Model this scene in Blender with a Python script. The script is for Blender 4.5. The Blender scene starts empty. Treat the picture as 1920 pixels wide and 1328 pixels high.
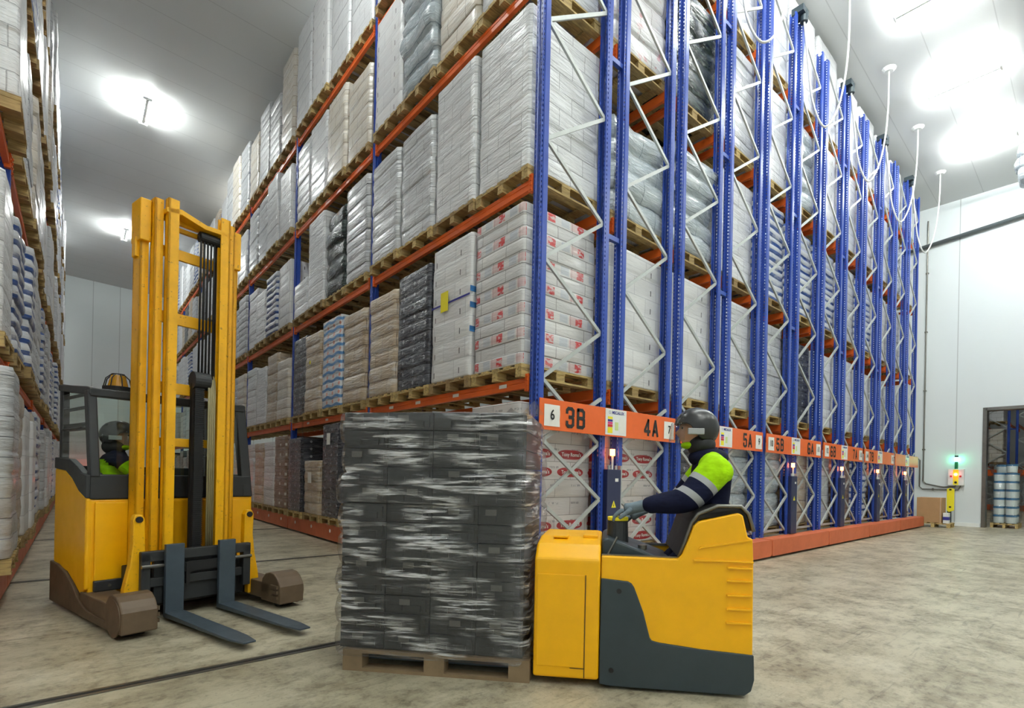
import bpy, bmesh, math, random
from math import sin, cos, pi, radians
from mathutils import Vector, Matrix
random.seed(7)
S = bpy.context.scene
COL = S.collection

# ------------------------------------------------------------------ helpers
def lin(r, g, b):
    f = lambda c: (c/255/12.92) if c/255 <= .04045 else ((c/255+.055)/1.055)**2.4
    return (f(r), f(g), f(b), 1)

class MB:
    """collects polygons of ONE mesh"""
    def __init__(s): s.v=[]; s.f=[]; s.m=[]
    def add(s, vs, fs, mi=0):
        n=len(s.v); s.v += [tuple(p) for p in vs]
        for f in fs: s.f.append([i+n for i in f]); s.m.append(mi)
        return s
    def box(s, x0,x1,y0,y1,z0,z1, mi=0):
        return s.add([(x0,y0,z0),(x1,y0,z0),(x1,y1,z0),(x0,y1,z0),(x0,y0,z1),(x1,y0,z1),(x1,y1,z1),(x0,y1,z1)],
              [(0,3,2,1),(4,5,6,7),(0,1,5,4),(1,2,6,5),(2,3,7,6),(3,0,4,7)], mi)
    def prism(s, poly, a0, a1, axis='y', mi=0):
        """poly: 2D list; axis y -> (x,z), x -> (y,z), z -> (x,y)"""
        n=len(poly)
        def P(p,a): return (p[0],a,p[1]) if axis=='y' else ((a,p[0],p[1]) if axis=='x' else (p[0],p[1],a))
        vs=[P(p,a0) for p in poly]+[P(p,a1) for p in poly]
        fs=[tuple(range(n)), tuple(range(2*n-1,n-1,-1))]+[(i,i+n,(i+1)%n+n,(i+1)%n) for i in range(n)]
        return s.add(vs,fs,mi)
    def cyl(s, p0, p1, r, n=16, r1=None, mi=0, cap=True):
        p0=Vector(p0); p1=Vector(p1); d=(p1-p0).normalized(); r1=r if r1 is None else r1
        a=d.orthogonal().normalized(); b=d.cross(a)
        vs=[p0+(a*cos(2*pi*i/n)+b*sin(2*pi*i/n))*r for i in range(n)]+[p1+(a*cos(2*pi*i/n)+b*sin(2*pi*i/n))*r1 for i in range(n)]
        fs=[(i,(i+1)%n,(i+1)%n+n,i+n) for i in range(n)]
        if cap: fs += [tuple(range(n-1,-1,-1)), tuple(range(n,2*n))]
        return s.add(vs,fs,mi)
    def tube(s, pts, r, n=8, mi=0):
        pts=[Vector(p) for p in pts]; rings=[]
        up=None
        for i,p in enumerate(pts):
            d=(pts[min(i+1,len(pts)-1)]-pts[max(i-1,0)]).normalized()
            a=d.orthogonal().normalized() if up is None else (up-d*up.dot(d)).normalized()
            up=a; b=d.cross(a)
            rings.append([p+(a*cos(2*pi*k/n)+b*sin(2*pi*k/n))*r for k in range(n)])
        vs=[q for R in rings for q in R]; m=len(rings)
        fs=[(i*n+k,i*n+(k+1)%n,(i+1)*n+(k+1)%n,(i+1)*n+k) for i in range(m-1) for k in range(n)]
        fs += [tuple(range(n-1,-1,-1)), tuple(range((m-1)*n,m*n))]
        return s.add(vs,fs,mi)
    def bar(s, p0, p1, w, t, mi=0):
        """channel section bar from p0 to p1 lying in a vertical X plane (width w in plane, depth t along y)"""
        p0=Vector(p0); p1=Vector(p1); d=(p1-p0).normalized(); y=Vector((0,1,0)); q=d.cross(y).normalized()
        prof=[(-w/2,0),(w/2,0),(w/2,t),(w/2-.006,t),(w/2-.006,.006),(-w/2+.006,.006),(-w/2+.006,t),(-w/2,t)]
        n=len(prof)
        vs=[p0+q*a+y*b for a,b in prof]+[p1+q*a+y*b for a,b in prof]
        return s.add(vs,[(i,(i+1)%n,(i+1)%n+n,i+n) for i in range(n)]+[(0,1,2,3,4,5,6,7)[::-1],tuple(range(n,2*n))],mi)
    def mesh(s, name, mats, smooth=False):
        me=bpy.data.meshes.new(name); me.from_pydata(s.v,[],s.f)
        for m in (mats if isinstance(mats,(list,tuple)) else [mats]): me.materials.append(m)
        if any(s.m): me.polygons.foreach_set('material_index', s.m)
        bm=bmesh.new(); bm.from_mesh(me); bmesh.ops.recalc_face_normals(bm, faces=bm.faces[:]); bm.to_mesh(me); bm.free()
        if smooth:
            me.polygons.foreach_set('use_smooth',[True]*len(me.polygons))
        return me
    def build(s, name, mats, parent=None, smooth=False, bevel=0, seg=2):
        o=obj(name, s.mesh(name,mats,smooth), parent)
        if bevel: bev(o,bevel,seg)
        return o

def obj(name, me, parent=None):
    o=bpy.data.objects.new(name, me); COL.objects.link(o)
    if parent: o.parent=parent
    return o
def bev(o, w, seg=2):
    m=o.modifiers.new('bevel','BEVEL'); m.width=w; m.segments=seg; m.limit_method='ANGLE'; m.angle_limit=radians(35)
def empty(name, loc=(0,0,0), rz=0):
    o=bpy.data.objects.new(name,None); COL.objects.link(o); o.location=loc; o.rotation_euler=(0,0,rz); o.empty_display_size=.2
    return o
def tag(o, label=None, cat=None, group=None, kind=None):
    if label: o['label']=label
    if cat: o['category']=cat
    if group: o['group']=group
    if kind: o['kind']=kind
    return o
def kids(o): return [c for c in ALLKIDS.get(o.name,[])]
ALLKIDS={}
def index_kids():
    ALLKIDS.clear()
    for o in bpy.data.objects:
        if o.parent: ALLKIDS.setdefault(o.parent.name,[]).append(o)
def copy_tree(o, parent=None):
    c=o.copy(); COL.objects.link(c); c.parent=parent
    for ch in kids(o): copy_tree(ch,c)
    return c

# ------------------------------------------------------------------ materials
class NT:
    def __init__(s, name):
        s.mat=bpy.data.materials.new(name); s.mat.use_nodes=True; s.t=s.mat.node_tree; s.n=s.t.nodes
        s.n.clear(); s.out=s.n.new('ShaderNodeOutputMaterial'); s.bs=s.n.new('ShaderNodeBsdfPrincipled')
        s.t.links.new(s.bs.outputs[0], s.out.inputs[0])
    def node(s, typ, props=None, **ins):
        n=s.n.new(typ)
        for k,v in (props or {}).items(): setattr(n,k,v)
        for k,v in ins.items(): s.set(n,k,v)
        return n
    def set(s, n, k, v):
        k=k.replace('_',' ') if isinstance(k,str) and k not in n.inputs else k
        if isinstance(k,str) and len(k)==2 and k[0]=='i' and k[1].isdigit(): k=int(k[1])
        i=n.inputs[k]
        if hasattr(v,'is_output') or isinstance(v,bpy.types.NodeSocket): s.t.links.new(v,i)
        else: i.default_value=v
    def math(s, op, a, b=0., c=0., clamp=False):
        n=s.n.new('ShaderNodeMath'); n.operation=op; n.use_clamp=clamp
        for i,v in enumerate((a,b,c)): s.set(n,'i%d'%i,v)
        return n.outputs[0]
    def mix(s, f, a, b, blend='MIX'):
        n=s.n.new('ShaderNodeMix'); n.data_type='RGBA'; n.blend_type=blend
        for sock,v in ((n.inputs[0],f),(n.inputs[6],a),(n.inputs[7],b)):
            if isinstance(v,bpy.types.NodeSocket): s.t.links.new(v,sock)
            else: sock.default_value=v
        return n.outputs[2]
    def ramp(s, f, a, b, ca=(0,0,0,1), cb=(1,1,1,1)):
        n=s.n.new('ShaderNodeValToRGB'); n.color_ramp.elements[0].position=a; n.color_ramp.elements[1].position=b
        n.color_ramp.elements[0].color=ca; n.color_ramp.elements[1].color=cb; s.t.links.new(f,n.inputs[0]); return n.outputs[0]
    def coord(s, kind='Object', scale=(1,1,1), rot=(0,0,0), loc=(0,0,0)):
        tc=s.n.new('ShaderNodeTexCoord'); mp=s.n.new('ShaderNodeMapping'); s.t.links.new(tc.outputs[kind],mp.inputs[0])
        mp.inputs['Scale'].default_value=scale; mp.inputs['Rotation'].default_value=rot; mp.inputs['Location'].default_value=loc
        return mp.outputs[0]
    def geo(s, name):
        g=s.n.new('ShaderNodeNewGeometry'); return g.outputs[name]
    def noise(s, vec, scale=5., detail=3., rough=.5):
        n=s.n.new('ShaderNodeTexNoise'); s.t.links.new(vec,n.inputs['Vector']); n.inputs['Scale'].default_value=scale
        n.inputs['Detail'].default_value=detail; n.inputs['Roughness'].default_value=rough; return n.outputs[0]
    def bump(s, h, strength=.3, dist=.01):
        n=s.n.new('ShaderNodeBump'); n.inputs['Strength'].default_value=strength; n.inputs['Distance'].default_value=dist
        s.t.links.new(h,n.inputs['Height']); s.t.links.new(n.outputs[0],s.bs.inputs['Normal'])
    def base(s, v): s.set(s.bs,'Base Color',v)
    def p(s, **k):
        for a,b in k.items(): s.set(s.bs,a.replace('_',' '),b)
        return s

def paint(name, col, rough=.4, dirt=.15, spec=.5, metal=0, scale=6, wear=None):
    t=NT(name); v=t.coord('Object'); n=t.noise(v,scale,5,.65)
    f=t.ramp(n,.38,.72)
    d=tuple(c*.55 for c in col[:3])+(1,)
    c=t.mix(t.math('MULTIPLY',f,dirt),col,d)
    if wear:
        w=t.ramp(t.noise(v,28,4,.7),.62,.7); c=t.mix(t.math('MULTIPLY',w,.7),c,wear)
    t.base(c); t.p(Roughness=t.math('ADD',t.math('MULTIPLY',n,.2),rough-.1),Metallic=metal)
    t.set(t.bs,'Specular IOR Level',spec)
    return t.mat
def emit(name, col, strength):
    t=NT(name); t.base((0.02,.02,.02,1)); t.set(t.bs,'Emission Color',col); t.set(t.bs,'Emission Strength',strength); return t.mat
def glass(name, tint=(.85,.92,.9,1), refl=.12):
    t=NT(name); t.n.remove(t.bs)
    tr=t.node('ShaderNodeBsdfTransparent'); tr.inputs[0].default_value=tint
    gl=t.node('ShaderNodeBsdfGlossy'); gl.inputs['Roughness'].default_value=.02
    fr=t.node('ShaderNodeLayerWeight'); fr.inputs[0].default_value=.5
    mx=t.node('ShaderNodeMixShader'); t.t.links.new(t.math('ADD',t.math('MULTIPLY',t.math('POWER',fr.outputs[1],4.),.5),refl*.6,clamp=True),mx.inputs[0])
    t.t.links.new(tr.outputs[0],mx.inputs[1]); t.t.links.new(gl.outputs[0],mx.inputs[2]); t.t.links.new(mx.outputs[0],t.out.inputs[0])
    return t.mat

M={}
M['yellow']=paint('yellow_paint',lin(252,184,0),.38,.16)
M['mast']=paint('mast_yellow',lin(248,182,0),.4,.42,wear=lin(120,90,40),scale=4)
M['slate']=paint('slate_plastic',lin(48,60,66),.45,.3)
M['char']=paint('charcoal_plastic',lin(42,44,46),.5,.3)
M['black']=paint('black_rubber',lin(22,22,24),.6,.3)
M['orange']=paint('orange_beam',lin(232,104,38),.4,.18)
M['orange_floor']=paint('orange_base',lin(206,104,62),.5,.35,scale=3)
M['galv']=paint('galvanised_steel',lin(186,190,188),.5,.25,metal=.45)
M['steel']=paint('bare_steel',lin(120,118,112),.35,.4,metal=.8)
M['rust']=paint('worn_brown_steel',lin(98,80,60),.55,.6)
M['fork']=paint('fork_steel',lin(66,78,88),.42,.45)
M['hose']=paint('beige_hose',lin(168,158,120),.45,.3)
M['white']=paint('white_plastic',lin(228,230,228),.4,.1)
M['paper']=paint('paper',lin(232,230,224),.7,.1,scale=20)
M['ink']=paint('black_ink',lin(28,26,26),.6,.05)
M['cab']=paint('cabinet_blue',lin(38,44,78),.4,.2)
M['yel']=paint('bright_yellow',lin(240,225,40),.5,.05)
M['lime']=paint('pale_lime',lin(205,220,150),.6,.05)
M['magenta']=paint('magenta',lin(210,50,120),.6,.05)
M['redp']=paint('red_print',lin(200,40,40),.6,.05)
M['bluep']=paint('blue_print',lin(50,50,140),.6,.05)
M['pipe']=paint('pipe_grey',lin(92,100,102),.4,.2)
M['cable']=paint('cable_white',lin(214,214,210),.45,.1)
M['card']=paint('cardboard',lin(178,140,98),.75,.2)
M['skin']=paint('skin',lin(196,146,118),.5,.1)
M['navy']=paint('navy_cloth',lin(30,34,62),.85,.3,spec=.2)
M['hivis']=paint('hivis_yellow',lin(172,232,20),.75,.25,spec=.2)
M['reflect']=paint('reflective_band',lin(168,170,172),.4,.2)
M['glove']=paint('grey_glove',lin(118,132,142),.8,.3)
M['helmet']=paint('dark_helmet',lin(40,40,42),.28,.1)
M['glass']=glass('cab_glass',(.94,.98,.96,1),.06)
M['visor']=glass('visor',(.92,.93,.92,1),.08)
M['amber']=paint('amber_lens',lin(210,150,20),.15,.1)
M['tube']=emit('fluorescent_tube',(.95,1,.96,1),16)
M['tube_strong']=emit('fluorescent_tube_aisle',(.95,1,.97,1),200)
M['tube_mid']=emit('fluorescent_tube_front',(.97,1,.95,1),300)
M['beacon']=emit('red_beacon',(1,.16,.03,1),14)
M['green']=emit('green_beacon',(.1,1,.5,1),16)
M['redlamp']=emit('red_lamp',(1,.06,.02,1),20)

def wood_mat():
    t=NT('pallet_wood'); v=t.coord('Object',(3,3,3)); g=t.noise(t.coord('Object',(3,30,30)),2,4)
    oi=t.node('ShaderNodeObjectInfo')
    c=t.mix(oi.outputs['Random'],lin(206,180,118),lin(160,134,92))
    c=t.mix(t.ramp(g,.4,.75),c,lin(122,98,62)); c=t.mix(t.math('MULTIPLY',t.ramp(t.noise(v,3,2),.5,.8),.4),c,lin(90,76,56))
    t.base(c); t.p(Roughness=.75); t.bump(g,.2,.004); return t.mat
M['wood']=wood_mat()

def upright_mat():
    t=NT('blue_upright'); v=t.coord('Object'); sp=t.node('ShaderNodeSeparateXYZ'); t.t.links.new(v,sp.inputs[0])
    nrm=t.node('ShaderNodeSeparateXYZ'); tc=t.node('ShaderNodeTexCoord'); t.t.links.new(tc.outputs['Normal'],nrm.inputs[0])
    zf=t.math('ABSOLUTE',t.math('SUBTRACT',t.math('FRACT',t.math('DIVIDE',sp.outputs[2],.055)),.5))
    zh=t.math('LESS_THAN',zf,.26)
    onx=t.math('GREATER_THAN',t.math('ABSOLUTE',nrm.outputs[0]),.8)
    ony=t.math('GREATER_THAN',t.math('ABSOLUTE',nrm.outputs[1]),.8)
    hy=t.math('LESS_THAN',t.math('ABSOLUTE',t.math('SUBTRACT',t.math('ABSOLUTE',sp.outputs[1]),.036)),.0075)
    hx=t.math('LESS_THAN',t.math('ABSOLUTE',t.math('ADD',sp.outputs[0],.030)),.007)
    hole=t.math('MULTIPLY',zh,t.math('MAXIMUM',t.math('MULTIPLY',onx,hy),t.math('MULTIPLY',ony,hx)))
    n=t.noise(v,5,4)
    t.base(t.mix(t.math('MULTIPLY',t.ramp(n,.4,.75),.25),lin(42,74,166),lin(32,50,118))); t.p(Roughness=.33)
    tr=t.node('ShaderNodeBsdfTransparent'); mx=t.node('ShaderNodeMixShader')
    t.t.links.new(hole,mx.inputs[0]); t.t.links.new(t.bs.outputs[0],mx.inputs[1]); t.t.links.new(tr.outputs[0],mx.inputs[2])
    t.t.links.new(mx.outputs[0],t.out.inputs[0]); return t.mat
M['blue']=upright_mat()
M['bluepaint']=paint('blue_paint',lin(46,78,166),.35,.2)

def floor_mat():
    t=NT('concrete_floor'); v=t.coord('Object')
    a=t.noise(v,.35,6,.6); b=t.noise(v,2.2,7,.7); c=t.noise(v,14,5,.7); d=t.noise(t.coord('Object',(1,1,1),(0,0,.7),(3,7,0)),.9,8,.75)
    e=t.noise(t.coord('Object',(1,2.2,1),(0,0,.4),(9,2,0)),4.5,8,.75); g=t.noise(v,38,3,.6)
    col=t.mix(t.ramp(a,.38,.64),lin(204,197,172),lin(170,161,136))
    col=t.mix(t.math('MULTIPLY',t.ramp(b,.44,.64),.75),col,lin(132,121,97))
    col=t.mix(t.math('MULTIPLY',t.ramp(e,.50,.66),.52),col,lin(112,103,84))
    col=t.mix(t.math('MULTIPLY',t.math('MULTIPLY',t.ramp(c,.50,.62),t.ramp(b,.40,.60)),.7),col,lin(92,84,68))
    col=t.mix(t.math('MULTIPLY',t.ramp(d,.54,.66),.5),col,lin(222,216,194))
    col=t.mix(t.math('MULTIPLY',t.ramp(g,.58,.66),.28),col,lin(96,90,76))
    sc=t.noise(t.coord('Object',(.6,9,1),(0,0,.5)),2,3); col=t.mix(t.math('MULTIPLY',t.ramp(sc,.64,.7),.4),col,lin(80,74,64))
    col=t.mix(1.,col,(.92,.92,.92,1),'MULTIPLY')
    t.base(col); t.p(Roughness=t.math('ADD',t.math('MULTIPLY',b,.35),.22)); t.set(t.bs,'Specular IOR Level',.42)
    t.bump(c,.12,.004); return t.mat
def panel_mat(name, col, axis, width, joint=.012, dark=.62, ribs=0, rough=.35):
    t=NT(name); v=t.coord('Object'); sp=t.node('ShaderNodeSeparateXYZ'); t.t.links.new(v,sp.inputs[0])
    q=t.math('FRACT',t.math('DIVIDE',sp.outputs[axis],width))
    j=t.math('LESS_THAN',t.math('ABSOLUTE',t.math('SUBTRACT',q,.5)),joint/width)
    n=t.noise(v,.5,5); c=t.mix(t.math('MULTIPLY',t.ramp(n,.4,.8),.12),col,tuple(x*.8 for x in col[:3])+(1,))
    c=t.mix(j,c,tuple(x*dark for x in col[:3])+(1,)); t.base(c); t.p(Roughness=rough)
    h=j
    if ribs:
        r=t.math('SINE',t.math('MULTIPLY',sp.outputs[axis],2*pi/ribs)); h=t.math('SUBTRACT',t.math('MULTIPLY',r,.5),j); t.bump(h,.25,.006)
    return t.mat

# ------------------------------------------------------------------ wrapped load materials
def wrap_mat(name, base, base2, mortar, bw, rh, film, rough=.3, deco=None, hazecol=lin(226,229,232), bumps=.5, msize=.006, vary=.12):
    t=NT(name); tc=t.node('ShaderNodeTexCoord'); uv=tc.outputs['UV']
    oi=t.node('ShaderNodeObjectInfo')
    sp=t.node('ShaderNodeSeparateXYZ'); t.t.links.new(uv,sp.inputs[0]); u,vv=sp.outputs[0],sp.outputs[1]
    br=t.node('ShaderNodeTexBrick',{'offset':.5}); t.t.links.new(uv,br.inputs[0])
    for k,x in (('Scale',1.),('Mortar Size',msize),('Brick Width',bw),('Row Height',rh),('Mortar Smooth',.3),('Bias',0.)): br.inputs[k].default_value=x
    br.inputs['Color1'].default_value=base; br.inputs['Color2'].default_value=base2; br.inputs['Mortar'].default_value=mortar
    col=br.outputs[0]
    def cell(x, w, lo, hi, off=0.):
        f=t.math('FRACT',t.math('ADD',t.math('DIVIDE',x,w),off)); return t.math('MULTIPLY',t.math('GREATER_THAN',f,lo),t.math('LESS_THAN',f,hi))
    def n2(sx,sy,sc,rot=0,det=3):
        mp=t.node('ShaderNodeMapping'); t.t.links.new(uv,mp.inputs[0]); mp.inputs['Scale'].default_value=(sx,sy,1); mp.inputs['Rotation'].default_value=(0,0,rot)
        cm=t.node('ShaderNodeCombineXYZ'); t.t.links.new(t.math('MULTIPLY',oi.outputs['Random'],37.),cm.inputs[2])
        ad=t.node('ShaderNodeVectorMath'); t.t.links.new(mp.outputs[0],ad.inputs[0]); t.t.links.new(cm.outputs[0],ad.inputs[1])
        return t.noise(ad.outputs[0],sc,det,.6)
    for d in (deco or []): col=d(t,col,u,vv,cell,n2)
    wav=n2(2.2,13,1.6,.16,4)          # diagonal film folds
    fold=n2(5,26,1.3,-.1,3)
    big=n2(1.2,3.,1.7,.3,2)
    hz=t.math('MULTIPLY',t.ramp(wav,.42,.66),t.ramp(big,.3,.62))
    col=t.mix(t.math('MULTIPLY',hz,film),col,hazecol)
    k=t.math('ADD',t.math('MULTIPLY',oi.outputs['Random'],-vary),1.0)
    cm=t.node('ShaderNodeCombineXYZ'); [t.t.links.new(k,cm.inputs[i]) for i in range(3)]
    col=t.mix(1.,col,cm.outputs[0],'MULTIPLY')
    t.base(col); t.p(Roughness=t.math('ADD',t.math('MULTIPLY',fold,.25),rough-.1))
    t.set(t.bs,'Coat Weight',.35*min(1,film*2)); t.set(t.bs,'Coat Roughness',.18)
    h=t.math('ADD',t.math('MULTIPLY',wav,1.),t.math('MULTIPLY',fold,.5))
    h=t.math('SUBTRACT',h,t.math('MULTIPLY',br.outputs[1],.35)); t.bump(h,bumps,.03)
    return t.mat
def d_red(t,c,u,v,cell,n2):
    m=t.math('MULTIPLY',cell(v,.28,.08,.44),cell(u,.475,.45,.92)); nn=t.ramp(n2(16,30,1,0,2),.42,.5)
    c=t.mix(t.math('MULTIPLY',m,.5),c,lin(214,158,158)); return t.mix(t.math('MULTIPLY',t.math('MULTIPLY',m,nn),t.math('GREATER_THAN',t.math('FRACT',t.math('DIVIDE',u,.475)),.68)),c,lin(206,58,58))
def d_red2(t,c,u,v,cell,n2):
    m=t.math('MULTIPLY',cell(v,.28,.08,.44),cell(u,.475,.12,.4)); return t.mix(t.math('MULTIPLY',m,.75),c,lin(188,194,204))
def d_blue(t,c,u,v,cell,n2):
    w=t.math('ADD',v,t.math('MULTIPLY',t.math('SINE',t.math('MULTIPLY',u,14.)),.016)); return t.mix(cell(w,.16,.02,.36),c,lin(92,148,206))
def d_orange(t,c,u,v,cell,n2):
    a=t.math('SUBTRACT',t.math('FRACT',t.math('DIVIDE',u,.3)),.5); b=t.math('SUBTRACT',t.math('FRACT',t.math('DIVIDE',v,.16)),.66)
    r=t.math('ADD',t.math('MULTIPLY',a,a),t.math('MULTIPLY',t.math('MULTIPLY',b,b),.5)); return t.mix(t.math('LESS_THAN',r,.022),c,lin(226,158,140))
def d_bstripe(t,c,u,v,cell,n2): return t.mix(t.math('MULTIPLY',cell(v,.15,.0,.34),t.ramp(n2(3,4,1,0,2),.3,.5)),c,lin(62,98,172))
def d_label(t,c,u,v,cell,n2): return t.mix(t.math('MULTIPLY',cell(v,.23,.35,.62),cell(u,.42,.55,.8)),c,lin(214,208,198))
def d_tony(t,c,u,v,cell,n2):
    a=t.math('ABSOLUTE',t.math('SUBTRACT',t.math('FRACT',t.math('DIVIDE',u,.52)),.5)); row=cell(v,.84,.02,.5)
    b=t.math('ABSOLUTE',t.math('SUBTRACT',t.math('FRACT',t.math('DIVIDE',v,.21)),.42))
    e=t.math('ADD',t.math('POWER',t.math('DIVIDE',a,.42),3.),t.math('POWER',t.math('DIVIDE',b,.27),2.))
    return t.mix(t.math('MULTIPLY',row,t.math('LESS_THAN',e,1.)),c,lin(176,48,50))
def d_boxprint(t,c,u,v,cell,n2):
    m=t.math('MULTIPLY',t.math('MULTIPLY',cell(v,.21,.62,.74),cell(u,.36,.2,.62)),t.math('GREATER_THAN',n2(60,20,1,0,1),.45)); return t.mix(t.math('MULTIPLY',m,.6),c,lin(120,116,120))
def d_flower(t,c,u,v,cell,n2):
    a=t.math('ABSOLUTE',t.math('SUBTRACT',t.math('FRACT',t.math('DIVIDE',u,.32)),.5)); b=t.math('ABSOLUTE',t.math('SUBTRACT',t.math('FRACT',t.math('DIVIDE',v,.16)),.5))
    m=t.math('LESS_THAN',t.math('ADD',t.math('MULTIPLY',a,2.),b),.2); return t.mix(t.math('MULTIPLY',m,.55),c,lin(200,202,206))
def d_mark(t,c,u,v,cell,n2):
    m=t.math('MULTIPLY',t.math('MULTIPLY',cell(v,.25,.25,.55),cell(u,.6,.44,.47)),1.); return t.mix(m,c,lin(60,58,62))
def d_redspot(t,c,u,v,cell,n2):
    return t.mix(t.math('MULTIPLY',t.ramp(n2(5,7,1,0,2),.6,.66),.6),c,lin(196,96,110))
W={}
W['white']=(wrap_mat('wrapped_white',lin(236,237,239),lin(226,227,230),lin(180,180,184),.42,.21,.5,bumps=.7),.21,.008)
W['greywhite']=(wrap_mat('wrapped_grey_white',lin(196,198,202),lin(206,208,210),lin(130,132,138),.40,.19,.55,bumps=.7),.19,.010)
W['whitebox']=(wrap_mat('white_cartons',lin(232,232,232),lin(222,222,224),lin(196,196,200),.5,.25,.25,.4,[d_mark],bumps=.25),.25,.005)
W['tan']=(wrap_mat('wrapped_tan_cartons',lin(186,162,132),lin(204,186,160),lin(110,88,64),.45,.24,.62,bumps=.6),.24,.011)
W['cream']=(wrap_mat('wrapped_cream_cartons',lin(214,204,188),lin(222,214,202),lin(150,134,112),.42,.24,.45),.24,.010)
W['dark']=(wrap_mat('wrapped_dark_crates',lin(64,66,74),lin(48,50,58),lin(24,24,28),.4,.16,.34,.26,[d_flower],hazecol=lin(150,154,162),bumps=.6),.16,.006)
W['black']=(wrap_mat('wrapped_black',lin(26,34,34),lin(36,46,44),lin(14,16,16),.5,.3,.28,.2,hazecol=lin(150,170,165),bumps=.9),.3,.03)
W['red']=(wrap_mat('red_printed_cartons',lin(222,220,218),lin(212,211,212),lin(112,106,106),.475,.14,.3,.34,[d_red,d_red2],msize=.004,bumps=.3),.14,.006)
W['blueorange']=(wrap_mat('blue_orange_cartons',lin(226,226,228),lin(216,218,224),lin(170,176,190),.3,.16,.2,.38,[d_blue,d_orange],bumps=.25),.16,.006)
W['bluestripe']=(wrap_mat('blue_striped_sacks',lin(218,220,224),lin(206,210,218),lin(120,140,180),.6,.15,.3,.32,[d_bstripe],bumps=.4),.15,.022)
W['greybag']=(wrap_mat('grey_film_sacks',lin(186,196,202),lin(172,184,192),lin(128,140,150),.6,.32,.6,.24,bumps=.9),.32,.045)
W['label']=(wrap_mat('brown_cartons_with_labels',lin(150,122,100),lin(136,108,90),lin(84,64,52),.42,.23,.3,.4,[d_label]),.23,.008)
W['tony']=(wrap_mat('red_oval_cartons',lin(218,212,208),lin(206,200,198),lin(140,134,130),.52,.21,.12,.42,[d_boxprint,d_tony],bumps=.2,msize=.004),.21,.005)
W['redspot']=(wrap_mat('white_red_printed_sacks',lin(222,220,220),lin(214,210,212),lin(170,160,162),.5,.28,.45,.3,[d_redspot]),.28,.02)
LOOK={'white':'white film-wrapped','greywhite':'pale grey film-wrapped','whitebox':'plain white carton','tan':'tan film-wrapped','cream':'cream carton','dark':'charcoal film-wrapped',
 'black':'black glossy-wrapped','red':'red-printed white carton','blueorange':'blue-striped carton with orange spots','bluestripe':'blue-and-white striped sack','greybag':'lumpy grey sack','label':'brown labelled carton','tony':'white and red-oval carton','redspot':'red-speckled white'}

_lm={}
def load_mesh(typ, h, W_=.94, D=1.16, var=0):
    """stretch-wrapped stack: X depth D, Y width W_, Z 0..h"""
    key=(typ,round(h,2),round(W_,2),round(D,2),var)
    if key in _lm: return _lm[key]
    mat,rh,bul=W[typ]; rnd=random.Random('%s %d %d'%(typ,int(h*100+.5),var))
    from mathutils import noise as N
    nl=max(2,round(h/rh)); h_l=h/nl; rows=[]; 
    fr=(0.02,.12,.5,.88,.98)
    per=[]; hx,hy=D/2,W_/2; r=.03 if bul<.01 else .05
    def side(n,a,b):
        return [(a[0]+(b[0]-a[0])*i/n,a[1]+(b[1]-a[1])*i/n) for i in range(n)]
    c=[(-hx+r,-hy),(hx-r,-hy),(hx,-hy+r),(hx,hy-r),(hx-r,hy),(-hx+r,hy),(-hx,hy-r),(-hx,-hy+r)]
    per=side(11,c[0],c[1])+side(2,c[1],c[2])+side(9,c[2],c[3])+side(2,c[3],c[4])+side(11,c[4],c[5])+side(2,c[5],c[6])+side(9,c[6],c[7])+side(2,c[7],c[0])
    n=len(per); ul=[0]
    for i in range(n): ul.append(ul[-1]+math.dist(per[i],per[(i+1)%n]))
    off=Vector((rnd.random()*50,rnd.random()*50,rnd.random()*50))
    vs=[];uvs=[]
    lean=(rnd.uniform(-1,1)*bul*.6, rnd.uniform(-1,1)*bul*.6)
    loff=[(rnd.uniform(-1,1)*bul*.7,rnd.uniform(-1,1)*bul*.7) for _ in range(nl)]
    levels=[(L,f) for L in range(nl) for f in fr]
    for L,f in levels:
        z=(L+f)*h_l
        for i in range(n+1):
            x,y=per[i%n]; bz=4*f*(1-f); seam=-.35*bul if f in (fr[0],fr[-1]) else bul*(bz-.2)
            if bul<.01: seam=-.003 if f in (fr[0],fr[-1]) else 0
            k=N.noise(Vector((x*2.2,y*2.2,z*2.6))+off)*bul*1.3+N.noise(Vector((x*6,y*6,z*8))+off)*bul*.5
            d=Vector((x/hx if abs(abs(x)-hx)<r+.01 else 0, y/hy if abs(abs(y)-hy)<r+.01 else 0,0))
            if d.length>0: d.normalize()
            q=seam+k
            vs.append((x+d.x*q+loff[L][0]+lean[0]*z, y+d.y*q+loff[L][1]+lean[1]*z, z)); uvs.append((ul[i],z))
    m=n+1; fs=[]; R=len(levels)
    for a in range(R-1):
        for i in range(n): fs.append((a*m+i,a*m+i+1,(a+1)*m+i+1,(a+1)*m+i))
    # top: one inner ring and centre
    top0=(R-1)*m; b=len(vs)
    for i in range(n):
        x,y,z=vs[top0+i]; vs.append((x*.9,y*.9,h+bul*.5*N.noise(Vector((x*3,y*3,7))+off)+.004)); uvs.append((x*.9,y*.9))
    vs.append((0,0,h+bul*.6)); uvs.append((0,0)); ctr=len(vs)-1
    for i in range(n):
        fs.append((top0+i,top0+i+1,b+(i+1)%n,b+i)); fs.append((b+i,b+(i+1)%n,ctr))
    fs.append(tuple(range(n-1,-1,-1)))
    me=bpy.data.meshes.new('load_'+typ); me.from_pydata(vs,[],fs); me.materials.append(mat)
    ly=me.uv_layers.new(name='UVMap')
    for lp in me.loops: ly.data[lp.index].uv=uvs[lp.vertex_index]
    me.polygons.foreach_set('use_smooth',[True]*len(me.polygons))
    _lm[key]=me; return me

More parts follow.
